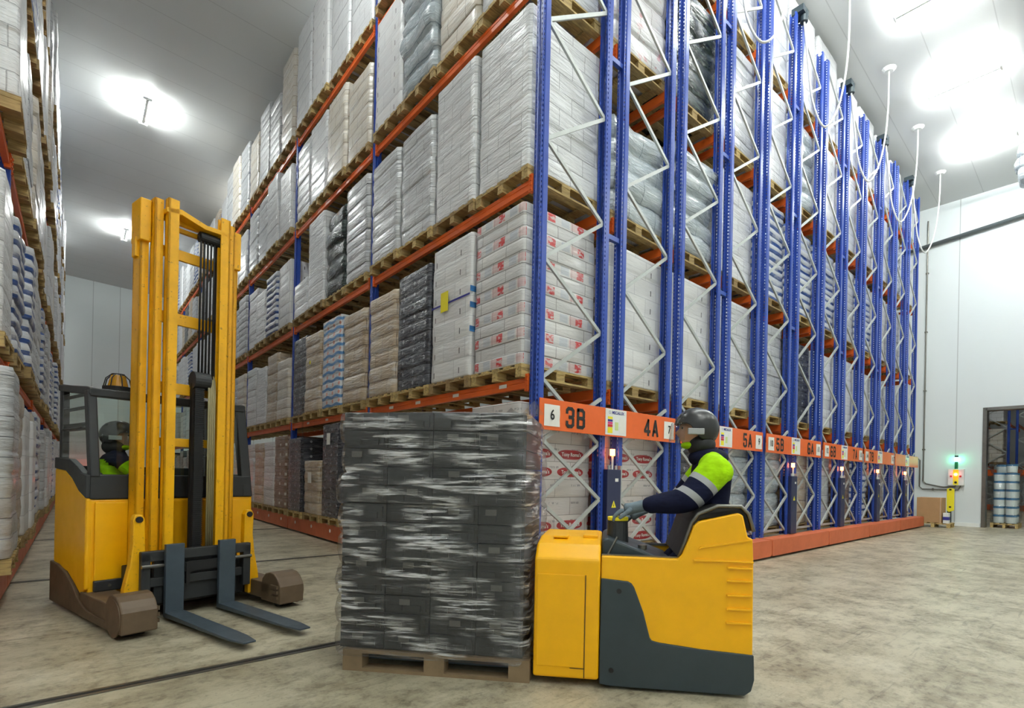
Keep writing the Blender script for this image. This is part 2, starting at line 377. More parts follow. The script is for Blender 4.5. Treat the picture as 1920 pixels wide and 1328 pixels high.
def pallet_mesh(W_=.98, D=1.2):
    b=MB(); hx,hy=D/2,W_/2
    for i in range(5):
        y=-hy+.06+(W_-.12)*i/4; b.box(-hx,hx,y-.058,y+.058,.122,.144)
    for x in (-hx+.07,0,hx-.07): b.box(x-.07,x+.07,-hy,hy,.1,.122)
    for x in (-hx+.072,0,hx-.072):
        for y in (-hy+.055,0,hy-.055): b.box(x-.068,x+.068,y-.05,y+.05,.022,.1)
    for y in (-hy+.055,0,hy-.055): b.box(-hx,hx,y-.05,y+.05,0,.022)
    return b.mesh('wooden_pallet',M['wood'])
PAL=pallet_mesh()
def add_load(typ, x, y, z, h, label, group, w=.94, var=0, rz=0):
    o=obj('pallet_load',load_mesh(typ,round(h*10)/10 if h>1 else h,w,1.16,var)); o.location=(x,y,z+.144); o.rotation_euler=(0,0,rz+random.uniform(-.012,.012))
    tag(o,label,'pallet load',group)
    p=obj('wooden_pallet',PAL,o); p.location=(0,0,-.144)
    return o

# ------------------------------------------------------------------ world frame
X0,Y0=3.664,4.160; P=2.695; LB=4.206; ZT=10.35; XL=-.5534; XW=21.5; YB=37.6
ZB=[.33,2.439,4.635,6.846,8.949]
ZC=lambda x: 11.45-.04*(x-3.664)
DX=[.06,1.108,1.43,2.467]

# ------------------------------------------------------------------ setting
m_floor=floor_mat()
tag(MB().box(-9,60,-10,YB+.2,-.2,0).build('floor',m_floor),kind='structure')
m_wallx=panel_mat('wall_panel_x',lin(216,222,224),1,2.3)
m_wally=panel_mat('wall_panel_y',lin(232,238,238),0,1.15)
m_ceil=panel_mat('ceiling_panel',lin(218,220,220),1,1.15,.01,.8,ribs=.23,rough=.5)
b=MB(); xa,xb=-9,XW+.3
b.add([(xa,-10,ZC(xa)),(xb,-10,ZC(xb)),(xb,YB,ZC(xb)),(xa,YB,ZC(xa)),(xa,-10,ZC(xa)+.2),(xb,-10,ZC(xb)+.2),(xb,YB,ZC(xb)+.2),(xa,YB,ZC(xa)+.2)],
      [(0,3,2,1),(4,5,6,7),(0,1,5,4),(1,2,6,5),(2,3,7,6),(3,0,4,7)])
tag(b.build('ceiling',m_ceil),kind='structure')
# right wall with the doorway opening (y 2.72 .. -2.2, up to z 3.76)
b=MB(); DY0,DY1,DZ=-2.2,2.70,3.74
b.box(XW,XW+.3,DY1,YB,0,11.2); b.box(XW,XW+.3,-10,DY0,0,11.2); b.box(XW,XW+.3,DY0,DY1,DZ,11.2)
tag(b.build('wall_right',m_wallx),kind='structure')
tag(MB().box(-9,XW+.3,YB,YB+.2,0,12.2).build('wall_back',m_wally),kind='structure')
tag(MB().box(-9,XW+.3,-10.2,-10,0,12.2).build('wall_front',m_wally),kind='structure')
tag(MB().box(-5,-4.8,-10,YB,0,12.2).build('wall_left',m_wallx),kind='structure')
# door frame trim
b=MB(); b.box(XW-.03,XW+.33,DY1-.02,DY1+.08,0,DZ+.08); b.box(XW-.03,XW+.33,DY0,DY1,DZ-.02,DZ+.08)
tag(b.build('trim_1',M['steel']),kind='structure')
# plinth along the right wall
tag(MB().box(XW-.06,XW,DY1+.1,YB,0,.12).build('baseboard_right',M['white']),kind='structure')
# next room shell
tag(MB().box(44,44.2,-10,14,0,8).build('wall_annex',m_wallx),kind='structure')
tag(MB().box(XW+.3,44,13.8,14,0,8).build('wall_annex_side',m_wally),kind='structure')
tag(MB().box(XW+.3,44,-10.2,-10,0,8).build('wall_annex_front',m_wally),kind='structure')
tag(MB().box(XW+.3,44.2,-10,14,8,8.2).build('ceiling_annex',m_ceil),kind='structure')
# floor rails (tracks of the mobile racks)
for i,(y,lab) in enumerate([(4.06,'dark steel floor rail running under the front end of the racks'),(8.42,'second steel floor rail across the aisle, behind the reach truck'),(13.0,'third steel floor rail across the aisle, far behind the reach truck')]):
    r=MB().box(-6,XW-1.2,y-.045,y-.018,0,.006).box(-6,XW-1.2,y+.018,y+.045,0,.006).box(-6,XW-1.2,y-.018,y+.018,0,.002,1).build('floor_rail',[M['steel'],M['black']])
    tag(r,lab,'floor rail','floor rails of the mobile racks')

# ------------------------------------------------------------------ mobile racks
def upright_mesh(z0=.33,z1=ZT):
    # open omega section, web towards -X, 0.12 wide (Y) and 0.10 deep (X), grooved face
    out=[(.055,-.062),(-.012,-.062),(-.018,-.052),(-.05,-.052),(-.05,-.022),(-.036,-.014),(-.036,.014),(-.05,.022),(-.05,.052),(-.018,.052),(-.012,.062),(.055,.062),
         (.055,.034),(.051,.034),(.051,.058),(-.008,.058),(-.014,.048),(-.046,.048),(-.046,.025),(-.032,.017),(-.032,-.017),(-.046,-.025),(-.046,-.048),(-.014,-.048),(-.008,-.058),(.051,-.058),(.051,-.034),(.055,-.034)]
    return MB().prism(out,z0,z1,'z').mesh('upright',M['blue'])
UP=upright_mesh()
UPR=MB()  # mirrored upright (web towards +X)
def mirror(me):
    m2=me.copy(); 
    for v in m2.vertices: v.co.x=-v.co.x
    m2.flip_normals(); return m2
UPM=mirror(UP)
def beam_mesh(L, ends=True):
    b=MB(); prof=[(0,-.06),(.05,-.06),(.05,.06),(.012,.06),(.012,.035),(0,.03),(0,.008),(.006,.004),(.006,-.004),(0,-.008)]
    b.prism(prof,0,L,'y') if False else b.prism([(p[0],p[1]) for p in prof],0,L,'y')
    return b.mesh('shelf_beam',M['orange'])
def conn_mesh(): 
    b=MB(); b.box(-.012,.04,-.006,.05,-.095,.095)
    for k in range(4): b.box(-.02,-.012,.0,.03,-.08+.05*k,-.062+.05*k)
    return b.mesh('beam_connector',M['orange'])
BL=LB-.14; BEAM=beam_mesh(BL); CONN=conn_mesh()
def add_beam(root, x, y, z, flip=False):
    o=obj('shelf_beam',BEAM,root); o.location=(x,y,z-.06)
    if flip: o.scale=(-1,1,1)
    for yy in (0,BL-.045):
        c=obj('beam_connector',CONN,o); c.location=(0,yy,0)
    return o
def text_mesh(s, size, bold=0.0, sx=1.0):
    cu=bpy.data.curves.new('txt','FONT'); cu.body=s; cu.size=size; cu.offset=bold; cu.align_x='CENTER'; cu.align_y='CENTER'; cu.extrude=.0006
    o=bpy.data.objects.new('txt',cu); COL.objects.link(o); dg=bpy.context.evaluated_depsgraph_get()
    me=bpy.data.meshes.new_from_object(o.evaluated_get(dg)); bpy.data.objects.remove(o); bpy.data.curves.remove(cu)
    for v in me.vertices: v.co.x*=sx
    return me
def put_text(name, s, parent, loc, size, mat, bold=0., sx=1.):
    """text lying in the XZ plane, read from -Y"""
    me=text_mesh(s,size,bold,sx); me.materials.clear(); me.materials.append(mat)
    o=obj(name,me,parent); o.rotation_euler=(pi/2,0,0); o.location=loc; return o
GLYPH={'3':[[(.02,.76),(.02,.9),(.12,1),(.38,1),(.5,.9),(.5,.62),(.4,.52),(.2,.52)],[(.4,.52),(.5,.42),(.5,.1),(.38,0),(.12,0),(.02,.1),(.02,.24)]],
'B':[[(.02,0),(.02,1)],[(.02,1),(.36,1),(.48,.9),(.48,.62),(.38,.53),(.02,.53)],[(.38,.53),(.5,.44),(.5,.1),(.38,0),(.02,0)]],
'4':[[(.36,0),(.36,1)],[(.36,1),(.02,.32),(.02,.25),(.54,.25)]],'A':[[(0,0),(.25,1),(.5,0)],[(.1,.28),(.4,.28)]],
'5':[[(.48,1),(.04,1),(.04,.56),(.36,.6),(.48,.5),(.48,.1),(.36,0),(.12,0),(.02,.1),(.02,.24)]],
'6':[[(.48,.86),(.46,.93),(.36,1),(.12,1),(.02,.9),(.02,.1),(.12,0),(.38,0),(.48,.1),(.48,.38),(.38,.50),(.04,.46)]],'7':[[(0,1),(.5,1),(.2,0)]]}
def stroke_text(name,s,parent,loc,size,mat,sw=.17,sx=.55):
    b=MB(); adv=.86; W0=adv*len(s)-.36
    for i,ch in enumerate(s):
        for path in GLYPH[ch]:
            pts=[Vector(((x+i*adv-W0/2)*size*sx*1.6,0,(z-.5)*size*.84)) for x,z in path]
            for k in range(len(pts)-1):
                d=(pts[k+1]-pts[k]).normalized(); n=Vector((-d.z,0,d.x))*sw*size*.5; e=d*sw*size*.3
                q=[pts[k]-e-n,pts[k+1]+e-n,pts[k+1]+e+n,pts[k]-e+n]; y=Vector((0,-.0004*k-.0003*i,0))
                b.add([v+y for v in q],[(0,1,2,3)])
    o=b.build(name,mat,parent); o.location=loc; return o
def wavy_paper(w,h):
    b=MB(); n=6; vs=[];fs=[]
    for i in range(n+1):
        for j in range(n+1): vs.append((w*i/n, -.004-.003*sin(i*2.3)*cos(j*1.7), h*j/n))
    for i in range(n):
        for j in range(n): fs.append((i*(n+1)+j,(i+1)*(n+1)+j,(i+1)*(n+1)+j+1,i*(n+1)+j+1))
    b.add(vs,fs); return b
XB=[(0,.35),]
def braces(root,x0,x1,first,rng):
    """zigzag bracing between the posts of one frame; nodes every 1.3 m on each post"""
    wb=.042
    nodes=[]; z=.5; left=True
    zz=[z for z in (.42,1.08,1.75,2.43,3.1,3.75,4.43,5.05,5.71,6.35,7.0,7.65,8.3,8.95,9.6,10.2)]
    for i in range(len(zz)-1):
        a=(x0+.05 if i%2==1 else x1-.05); c=(x1-.05 if i%2==1 else x0+.05)
        obj('brace',MB().bar((a,.02,zz[i]),(c,.02,zz[i+1]),wb,.028).mesh('brace',M['galv']),root)
    for (a,c,za,zb_) in ((x0+.05,x1-.05,.42,1.08),(x1-.05,x0+.05,1.08,1.75),(x0+.05,x1-.05,1.75,2.3)):
        obj('brace',MB().bar((a,-.012,za),(c,-.012,zb_),wb,.028).mesh('brace',M['galv']),root)
    obj('brace',MB().bar((x0+.05,.05,.42),(x1-.05,.05,.42),wb,.028).mesh('brace',M['galv']),root)

def make_rack(levels_bays=1):
    """one mobile base with its two frames seen from the end; local origin at the base corner, floor level"""
    r=empty('mobile_rack')
    for i,d in enumerate(DX):
        o=obj('upright',UP if i%2==0 else UPM,r); o.location=(d,.06,0)
    braces(r,DX[0],DX[1],True,0); braces(r,DX[2],DX[3],True,1)
    b=MB(); b.prism([(-.02,.04),(2.58,.04),(2.62,.08),(2.62,.31),(2.58,.33),(-.02,.33),(-.045,.31),(-.045,.08)],-.24,-.2,'y'); b.box(-.03,2.6,-.2,.02,.05,.33)
    b.build('base_beam',M['orange_floor'],r,bevel=.006)
    b=MB()
    for x in (.15,1.2,2.35): b.cyl((x,-.1,.07),(x+.09,-.1,.07),.07,14)
    b.build('base_wheels',M['black'],r)
    # row spacers
    for z in (2.1,4.3,6.5,8.6): MB().box(DX[1]+.05,DX[2]-.05,.03,.08,z,z+.06).build('row_spacer',M['bluepaint'],r)
    for i,d in enumerate(DX):
        for L in range(1,5): add_beam(r,d-.045 if i%2==0 else d+.045,.14,ZB[L],flip=(i%2==1))
    return r
def add_sign(r, paperL, codeL, codeR, paperR, span=2.55):
    s=MB().box(0,span,-.075,-.06,1.853,2.19).build('sign_board',M['orange'],r,bevel=.004)
    def paper(x,t):
        p=wavy_paper(.235,.235).build('number_paper',M['paper'],s,smooth=True); p.location=(x,-.076,1.895)
        put_text('number_print',t,p,(.118,-.011,.12),.155,M['ink'],.002,.85)
    if paperL: paper(.06,paperL)
    if codeL: stroke_text('row_code',codeL,s,(.545,-.0775,2.015),.235,M['ink'])
    if codeR: stroke_text('row_code',codeR,s,(1.985,-.0775,2.015),.235,M['ink'])
    if paperR: paper(2.27,paperR)
    n=MB().box(1.06,1.455,-.081,-.0755,1.87,2.185).build('notice',M['white'],s)
    put_text('maker_name','MECALUX',n,(1.29,-.083,2.142),.05,M['bluep'],.0012,1.0)
    e=MB(); 
    for k in range(6):
        a=pi/3*k; e.add([(1.135+.020*cos(a),-.083,2.142+.020*sin(a)),(1.135+.020*cos(a+.9),-.083,2.142+.020*sin(a+.9)),(1.135+.010*cos(a+.5),-.083,2.142+.010*sin(a+.5))],[(0,1,2)])
    e.build('emblem',M['bluep'],n)
    e=MB(); z=2.095
    for k,(mi,hh) in enumerate([(0,.035),(1,.03),(2,.03),(3,.035),(0,.075)]):
        e.box(1.1,1.19,-.0822,-.081,z-hh,z-.004,mi); z-=hh
    e.build('colour_key',[M['yel'],M['bluep'],M['magenta'],M['redp']],n)
    MB().box(1.235,1.30,-.0822,-.081,1.93,2.03).build('green_field',M['lime'],n)
    e=MB(); e.box(1.325,1.43,-.0822,-.081,1.90,2.08,0).build('text_field',M['paper'],n)
    return s
def add_cabinet(r):
    c=MB().box(1.14,1.40,-.06,.16,.34,1.45).build('control_cabinet',M['cab'],r,bevel=.006)
    t=MB().add([(1.22,-.0615,.98),(1.31,-.0615,.98),(1.265,-.0615,1.07)],[(0,1,2)]).build('warning_triangle',M['yel'],c)
    MB().add([(1.257,-.0625,.995),(1.273,-.0625,.995),(1.265,-.0625,1.045)],[(0,1,2)]).build('warning_mark',M['ink'],t)
    MB().box(1.285,1.345,-.063,-.06,1.30,1.34).build('cabinet_sticker',M['white'],c)
    g=MB(); g.box(1.40,1.43,-.05,.0,.34,1.5); g.cyl((1.20,-.03,1.45),(1.20,-.03,1.5),.018,10); g.cyl((1.33,-.03,1.45),(1.33,-.03,1.5),.018,10); g.build('cable_duct',M['galv'],c)
    p=MB().cyl((1.26,-.03,1.45),(1.26,-.03,1.62),.014,10).build('lamp_post',M['white'],r)
    MB().cyl((1.26,-.03,1.62),(1.26,-.03,1.70),.032,16).build('beacon_lens',M['beacon'],p,smooth=False)
    return c
# rack 1: with its long aisle side
rack=make_rack(); index_kids()
rack2=copy_tree(rack); rack3=copy_tree(rack); rack4=copy_tree(rack); rack5=copy_tree(rack); rack6=copy_tree(rack)
annex=[]
for k in range(2): annex.append(copy_tree(rack))
racks=[rack,rack2,rack3,rack4,rack5,rack6]
rlab=['blue mobile rack nearest the camera, its sign reading 3B and 4A','blue mobile rack behind the pallet truck rider, its sign reading 5A',
 'blue mobile rack end with sign reading 5B and 6A','blue mobile rack end with sign reading 6B and 7A','blue mobile rack end with sign reading 7B, second from the white wall',
 'last blue mobile rack of the row, end beside the white wall with blank sign']
sgn=[('6','3B','4A','7'),(None,None,'5A','9'),('10','5B','6A','11'),('12','6B','7A','13'),('14','7B',None,'15'),(None,None,None,None)]
for k,r in enumerate(racks):
    r.location=(X0+k*P,Y0,0); tag(r,rlab[k],'mobile rack','row of blue mobile racks')
    add_sign(r,*sgn[k]); add_cabinet(r)
# long aisle side of rack 1: front posts, base rail, beams
NB=8
for j in range(1,NB+1):
    o=obj('upright',UP,rack); o.location=(DX[0],.06+j*LB,0)
    if j<3:
        o=obj('upright',UPM,rack); o.location=(DX[1],.06+j*LB,0)
    for L in range(1,5):
        if j<NB: add_beam(rack,DX[0]-.045,.14+j*LB,ZB[L])
        if j<3: add_beam(rack,DX[1]+.045,.14+j*LB,ZB[L],True)
for j in range(NB):
    y0=-.2+j*LB+(.28 if j else 0); y1=-.2+(j+1)*LB+.24
    b=MB().prism([(-.03,.04),(.04,.04),(.04,.33),(-.03,.33)],y0,y1,'y'); b.build('base_rail',M['orange_floor'],rack,bevel=.006)
    b=MB()
    for q in range(4): b.cyl((-.034,y0+.5+q*1.05,.22),(-.03,y0+.5+q*1.05,.22),.035,12)
    b.build('rail_reflector',M['white'],rack)
for y in (4.75,5.75,6.75,7.6,9.2,10.4,11.5):
    MB().box(-.002,.0,-.07,.07,-.02,.022).build('shelf_tag',M['paper'],rack).location=(DX[0]-.047,y-Y0,ZB[1]-.06)
# deck boards / under-shelf ties
# ------------------------------------------------------------------ left rack (its aisle side faces +X)
lrack=empty('mobile_rack',(XL,0,0)); tag(lrack,'blue and orange rack along the left edge, seen steeply from its aisle side','mobile rack')
LY0=7.9
for j in range(-1,7):
    y=LY0+j*LB
    if j>=0:
        o=obj('upright',UPM,lrack); o.location=(-.06,y,0)
        o=obj('upright',UP,lrack); o.location=(-1.108,y,0)
    for L in range(1,5):
        if j<6: add_beam(lrack,-.015,y+.08,ZB[L],True)
        if j<2: add_beam(lrack,-1.108-.045,y+.08,ZB[L])
    if j<6:
        MB().box(-.05,.03,y+.02,y+LB-.02,.04,.33).build('base_rail',M['orange_floor'],lrack,bevel=.006)
MB().box(-2.4,-.05,LY0-LB,LY0+6*LB,.2,.32).build('base_platform',M['steel'],lrack)

# ------------------------------------------------------------------ loads
from_words=['first','second','third','fourth','fifth','sixth','seventh','eighth','ninth','tenth','eleventh','twelfth','thirteenth','fourteenth','fifteenth','sixteenth','seventeenth','eighteenth','nineteenth','twentieth']
shelf=['floor row','first shelf','second shelf','third shelf','top shelf']
cam_ops=None
# projection of the fitted camera, used only to size loads from measured heights
YAW,F,CX,CY,ROLL,H=0.7327,966.08,1011.17,893.03,-0.0204,1.35
FW=Vector((sin(YAW),cos(YAW),0)); RT=Vector((cos(YAW),-sin(YAW),0)); UPV=Vector((0,0,1))
CR=RT*cos(ROLL)-UPV*sin(ROLL); CU=RT*sin(ROLL)+UPV*cos(ROLL)
T={}
# (level,bay,slot): (type, height)
T.update({(0,0,0):('tony',1.7),(0,1,1):('dark',1.75),(0,1,2):('tan',1.1),(0,1,3):('dark',1.65),(0,2,0):('label',1.7),(0,2,1):('white',1.6),(0,2,2):('tan',1.6),(0,2,3):('white',1.6),
(1,0,0):('red',1.85),(1,0,1):('whitebox',1.83),(1,0,2):('dark',1.7),(1,0,3):('tan',1.55),(1,1,0):('tan',1.55),(1,1,1):('blueorange',1.7),(1,1,2):('tan',1.6),(1,1,3):('dark',1.7),(1,2,0):('cream',1.4),(1,2,1):('tan',1.7),(1,2,2):('white',1.5),(1,2,3):('white',1.6),
(2,0,0):('white',1.85),(2,0,1):('white',1.8),(2,0,2):('greywhite',1.55),(2,0,3):('greywhite',1.6),(2,1,0):('greywhite',1.7),(2,1,1):('black',1.6),(2,1,2):('white',1.75),(2,1,3):('white',.75),(2,2,0):('whitebox',1.5),(2,2,1):('bluestripe',1.5),(2,2,2):('white',1.3),(2,2,3):('white',1.6),
(3,0,0):('greywhite',1.8),(3,0,1):('cream',1.7),(3,0,2):('greybag',1.8),(3,0,3):('whitebox',1.8),(3,1,0):('cream',1.4),(3,1,1):('cream',1.6),(3,1,2):('white',1.6),(3,1,3):('greywhite',1.6),(3,2,0):('white',1.5),(3,2,1):('white',1.7),(3,2,2):('greywhite',1.6),(3,2,3):('greywhite',1.6),
(4,0,0):('white',2.1),(4,0,1):('white',2.1),(4,0,2):('whitebox',2.1),(4,0,3):('white',2.1),(4,1,0):('white',2.1),(4,1,1):('white',2.1),(4,1,2):('whitebox',2.1),(4,1,3):('white',2.1),(4,2,0):('cream',2.1),(4,2,1):('greywhite',1.6),(4,2,2):('greywhite',1.9),(4,2,3):('cream',1.6)})
pool=['white','white','white','greywhite','whitebox','cream','tan','bluestripe','dark','greywhite']
rr=random.Random(3)
SKIP={(0,0,1),(0,0,2),(0,0,3),(0,1,0)}
XA=X0+.55
def tony_text(o,y):
    me=text_mesh("Tony Roma's",.062,.0012,1.0); me.materials.clear(); me.materials.append(M['paper'])
    for k in (0,1,4,5):
        for x in (-.29,.23):
            c=obj('carton_print',me,o); c.rotation_euler=(pi/2,0,0); c.location=(x,y-.006,.088+.21*k)
def slot_y(j,s): return Y0+.06+LB*j+.1+(s+.5)*1.0
far=[]
for j in range(NB-1):
    for s in range(4):
        for L in range(5):
            if (L,j,s) in SKIP: continue
            typ,h=T.get((L,j,s),(rr.choice(pool),rr.choice([1.4,1.5,1.6,1.7]) if L<4 else rr.choice([1.5,1.7,1.9])))
            x=XA+rr.uniform(-.05,.02); y=slot_y(j,s)
            if j>4: far.append((typ,x,y,ZB[L],h)); continue
            n=j*4+s
            lab='%s load, %s of long aisle side, %s from corner'%(LOOK[typ],shelf[L],from_words[n])
            if n==0: lab={0:'white and red-oval carton load at floor level below the 3B sign',1:'red-printed white carton load on the corner shelf above the 3B sign',2:'tall white film-wrapped corner load, second shelf above the 3B sign',
                          3:'pale grey corner load on the third shelf above the 3B sign',4:'white corner load on the top shelf above the 3B sign'}[L]
            o=add_load(typ,x,y,ZB[L],h,lab,'pallet loads on the long aisle side')
            if (L,j,s)==(0,0,0): tony_text(o,-.473)
            if (L,j,s)==(1,0,1):
                MB().box(-.003,0,-.09,.09,-.13,.13).build('yellow_label',M['yel'],o).location=(-.592,-.02+.15,1.05)
                MB().box(-.002,0,-.46,.46,-.012,.012).build('blue_tape',M['bluep'],o).location=(-.589,0,1.02)
                for zz in (.55,.85,1.05): MB().box(-.591,-.4,-.476,-.472,zz,zz+.07).build('blue_tape',paint('tape',lin(60,120,180),.4),o)
            if (L,j,s)==(1,1,3):
                st=[(-.6-.02*sin(k*1.3),-.35+.015*sin(k*2.1),.9-.11*k) for k in range(14)]
                MB().tube(st,.02,5).build('loose_film',M['visor'],o)
            if (L,j,s)==(0,1,2): MB().box(-.64,-.635,-.1,.1,-.11,.11).build('paper_label',M['paper'],o).location=(0,-.05,.75)
            if (L,j,s)==(0,1,1): MB().box(-.612,-.607,-.12,.05,-.1,.12).build('paper_label',M['paper'],o).location=(0,.1,1.5)
            if (L,j,s)==(1,1,2): MB().cyl((-.63,0,1.0),(-.633,0,1.0),.04,14).build('yellow_label',M['yel'],o)
# end-face loads of the other rack frames
ends={(1,0):('tony',1.7),(1,1):('whitebox',1.85),(1,2):('greybag',1.3),(1,3):('redspot',1.8),(1,4):('white',2.0),
 (2,0):('dark',1.6),(2,1):('whitebox',1.8),(2,2):('greybag',1.5),(2,3):('black',1.7),(2,4):('white',1.9),
 (3,0):('greybag',1.6),(3,1):('white',1.75),(3,2):('white',1.7),(3,3):('greywhite',1.7),(3,4):('white',1.9),
 (4,0):('greybag',1.6),(4,1):('greywhite',1.7),(4,2):('bluestripe',1.75),(4,3):('white',1.7),(4,4):('white',1.9),
 (5,0):('tan',1.6),(5,1):('dark',1.6),(5,2):('bluestripe',1.7),(5,3):('greybag',1.7),(5,4):('white',1.9),
 (6,0):('greywhite',1.6),(6,1):('white',1.6),(6,2):('bluestripe',1.7),(6,3):('whitebox',1.8),(6,4):('white',1.9),
 (7,0):('label',1.5),(7,1):('white',1.7),(7,2):('greywhite',1.7),(7,3):('white',1.8),(7,4):('white',1.7),
 (8,0):('bluestripe',1.5),(8,1):('whitebox',1.6),(8,2):('bluestripe',1.7),(8,3):('redspot',1.7),(8,4):('white',1.7),
 (9,0):('tan',1.5),(9,1):('greywhite',1.6),(9,2):('whitebox',1.7),(9,3):('white',1.7),(9,4):('white',1.6),
 (10,0):('greywhite',1.5),(10,1):('white',1.5),(10,2):('greywhite',1.7),(10,3):('greybag',1.7),(10,4):('whitebox',1.5),
 (11,0):('white',1.5),(11,1):('whitebox',1.6),(11,2):('white',1.7),(11,3):('white',1.5),(11,4):('whitebox',1.3)}
signname=['3B','4A','rack bay behind the rider','5A','5B','6A','6B','7A','7B','second-last sign','last sign','wall end sign']
for f in range(12):
    k,ab=divmod(f,2); x=X0+k*P+(.585 if ab==0 else 1.95)
    for L in range(5):
        for s in range(4):
            if f==0: continue
            if s>0 and not (s==1 and L>1): continue
            typ,h=ends[(f,L)] if s==0 else (rr.choice(['white','greywhite','whitebox','cream']),rr.choice([1.6,1.7]))
            ref={2:'left of 5A sign',9:'right of 7B sign',10:'second frame from white wall',11:'frame next to white wall'}.get(f,('under ' if L==0 else 'above ')+signname[f]+' sign')
            if s==0: lab='%s load at rack end, %s, %s'%(LOOK[typ],shelf[L],ref)
            else: lab='%s load behind the end load, %s, %s'%(LOOK[typ],shelf[L],ref)
            o=add_load(typ,x,slot_y(0,s),ZB[L],h,lab,'pallet loads at the rack ends')
            if (f,L,s)==(1,0,0): tony_text(o,-.473)
# left rack loads
lt={}
for j in range(-1,6):
    for s in range(4):
        if j==-1 and s<3: continue
        y=LY0+LB*j+.12+(s+.5)*1.0
        for L in range(5):
            typ=rr.choice(['white','white','greywhite','whitebox','cream','white','bluestripe','greywhite']); h=rr.choice([1.5,1.6,1.7,1.75]) if L<4 else rr.choice([1.6,1.8,2.0])
            if L==0 and j==0: typ=['tan','whitebox','whitebox','cream'][s]
            if L==0 and j==1: typ=['bluestripe','white','greywhite','white'][s]
            if L==1 and j==0 and s<2: typ='bluestripe'
            x=XL-.50-rr.uniform(-.03,.06)
            if j>3: far.append((typ,x,y,ZB[L],h)); continue
            n=(j+1)*4+s-3
            lab='%s load, %s of left-edge rack, %s away from camera'%(LOOK[typ],shelf[L],from_words[n])
            add_load(typ,x,y,ZB[L],h,lab,'pallet loads in the left-edge rack')
bm=bmesh.new(); mats=[]; 
far_me=bpy.data.meshes.new('distant_pallet_loads')
for typ,x,y,z,h in far:
    for me,dz in ((load_mesh(typ,round(h*10)/10),.144),(PAL,0)):
        t2=me.copy(); t2.transform(Matrix.Translation((x,y,z+dz)))
        mt=me.materials[0]
        if mt not in mats: mats.append(mt)
        idx=mats.index(mt)
        for p in t2.polygons: p.material_index=idx
        bm.from_mesh(t2); bpy.data.meshes.remove(t2)
bm.to_mesh(far_me); bm.free()
for m in mats: far_me.materials.append(m)
o=obj('distant_pallet_loads',far_me); tag(o,'many small wrapped loads on the far ends of both racks','pallet loads',kind='stuff')
EXPO=1.1
# annex racks behind the doorway
for k,r in enumerate(annex):
    r.location=(36.5,(4.78,2.05)[k],0); r.rotation_euler=(0,0,-pi/2); add_cabinet(r)
    MB().box(0,2.55,-.075,-.06,1.853,2.19).build('sign_board',M['orange'],r)
    tag(r,['dark blue lattice rack seen through the doorway behind the buckets','blue rack of the next room at the right edge of the doorway'][k],'mobile rack','racks in the next room')
for t,L,lab in (('white',2,'white wrapped load on the upper orange beam beyond the doorway'),('cream',1,'cream load on the lower orange beam beyond the doorway')):
    add_load(t,37.2,4.78-.585,ZB[L],1.85,lab,'loads beyond the doorway',w=.6)

# ------------------------------------------------------------------ ceiling lights
def light_fixture():
    r=empty('ceiling_light')
    b=MB(); b.box(-.035,.035,-.68,.68,-.36,-.31); b.cyl((0,-.45,-.32),(0,-.45,-.16),.01,8); b.cyl((0,.45,-.32),(0,.45,-.16),.01,8); b.box(-.1,.1,-.68,-.645,-.38,-.31); b.box(-.1,.1,.645,.68,-.38,-.31)
    b.build('housing',M['white'],r)
    for x in (-.075,.075): MB().cyl((x,-.645,-.345),(x,.645,-.345),.017,8).build('fluorescent_tube',M['tube'],r)
    return r
lf=light_fixture(); index_kids()
lf_strong=None
LIGHTS=[(1.3,18.3,'twin-tube ceiling light over the left aisle, nearer of the two'),(1.42,28.5,'smaller far twin-tube ceiling light over the left aisle'),(1.3,8.1,'ceiling light over the left aisle above the reach truck'),(1.3,-2.,'ceiling light behind the camera')]
LIGHTS+=[(3.4+3*k,2.46,'ceiling light over the cross aisle, %s from the right wall'%from_words[5-k]) for k in range(6)]
LIGHTS+=[(2.5,-5.5,'added unseen ceiling light over the open floor behind the camera')]  # open-floor lights, out of view, added to brighten the trucks and floor
LIGHTS+=[(8+6.5*k,-4.5,'added unseen ceiling light over the open floor, %s from the right wall'%from_words[1-k]) for k in range(2)]
LIGHTS+=[(-1.2,-5.5,'added unseen ceiling light over the open floor left of the camera')]
LIGHTS+=[(5.4,11.2,'ceiling light hidden above the nearest rack'),(5.4,21.5,'ceiling light hidden above the far part of the nearest rack'),(-2.6,20,'ceiling light hidden above the left-edge rack, nearer one'),(-2.6,31,'added ceiling light hidden above the left-edge rack, farther one'),(5.4,31,'added ceiling light hidden above the far end of the nearest rack'),(11.5,13,'ceiling light hidden above the middle racks'),(17,13,'ceiling light hidden above the last racks'),(11.5,26,'ceiling light hidden above the far middle racks')]  # the two over the far rack ends are added to brighten the back wall
for k,(x,y,lab) in enumerate(LIGHTS):
    o=lf if k==0 else copy_tree(lf); o.location=(x,y,ZC(x)+.165); tag(o,lab,'ceiling light','twin-tube ceiling lights')
    if y<0 or x<2 or 5<x<6:
        for ch in [c for c in bpy.data.objects if c.parent==o and c.name.startswith('fluorescent')]:
            ch.data=ch.data.copy(); ch.data.materials[0]=M['tube_mid' if y<0 else 'tube_strong']
o=copy_tree(lf); o.location=(31,2.2,8.16); tag(o,'added unseen ceiling light of the next room beyond the doorway','ceiling light','twin-tube ceiling lights')  # unseen light added to brighten the rack braces past the doorway

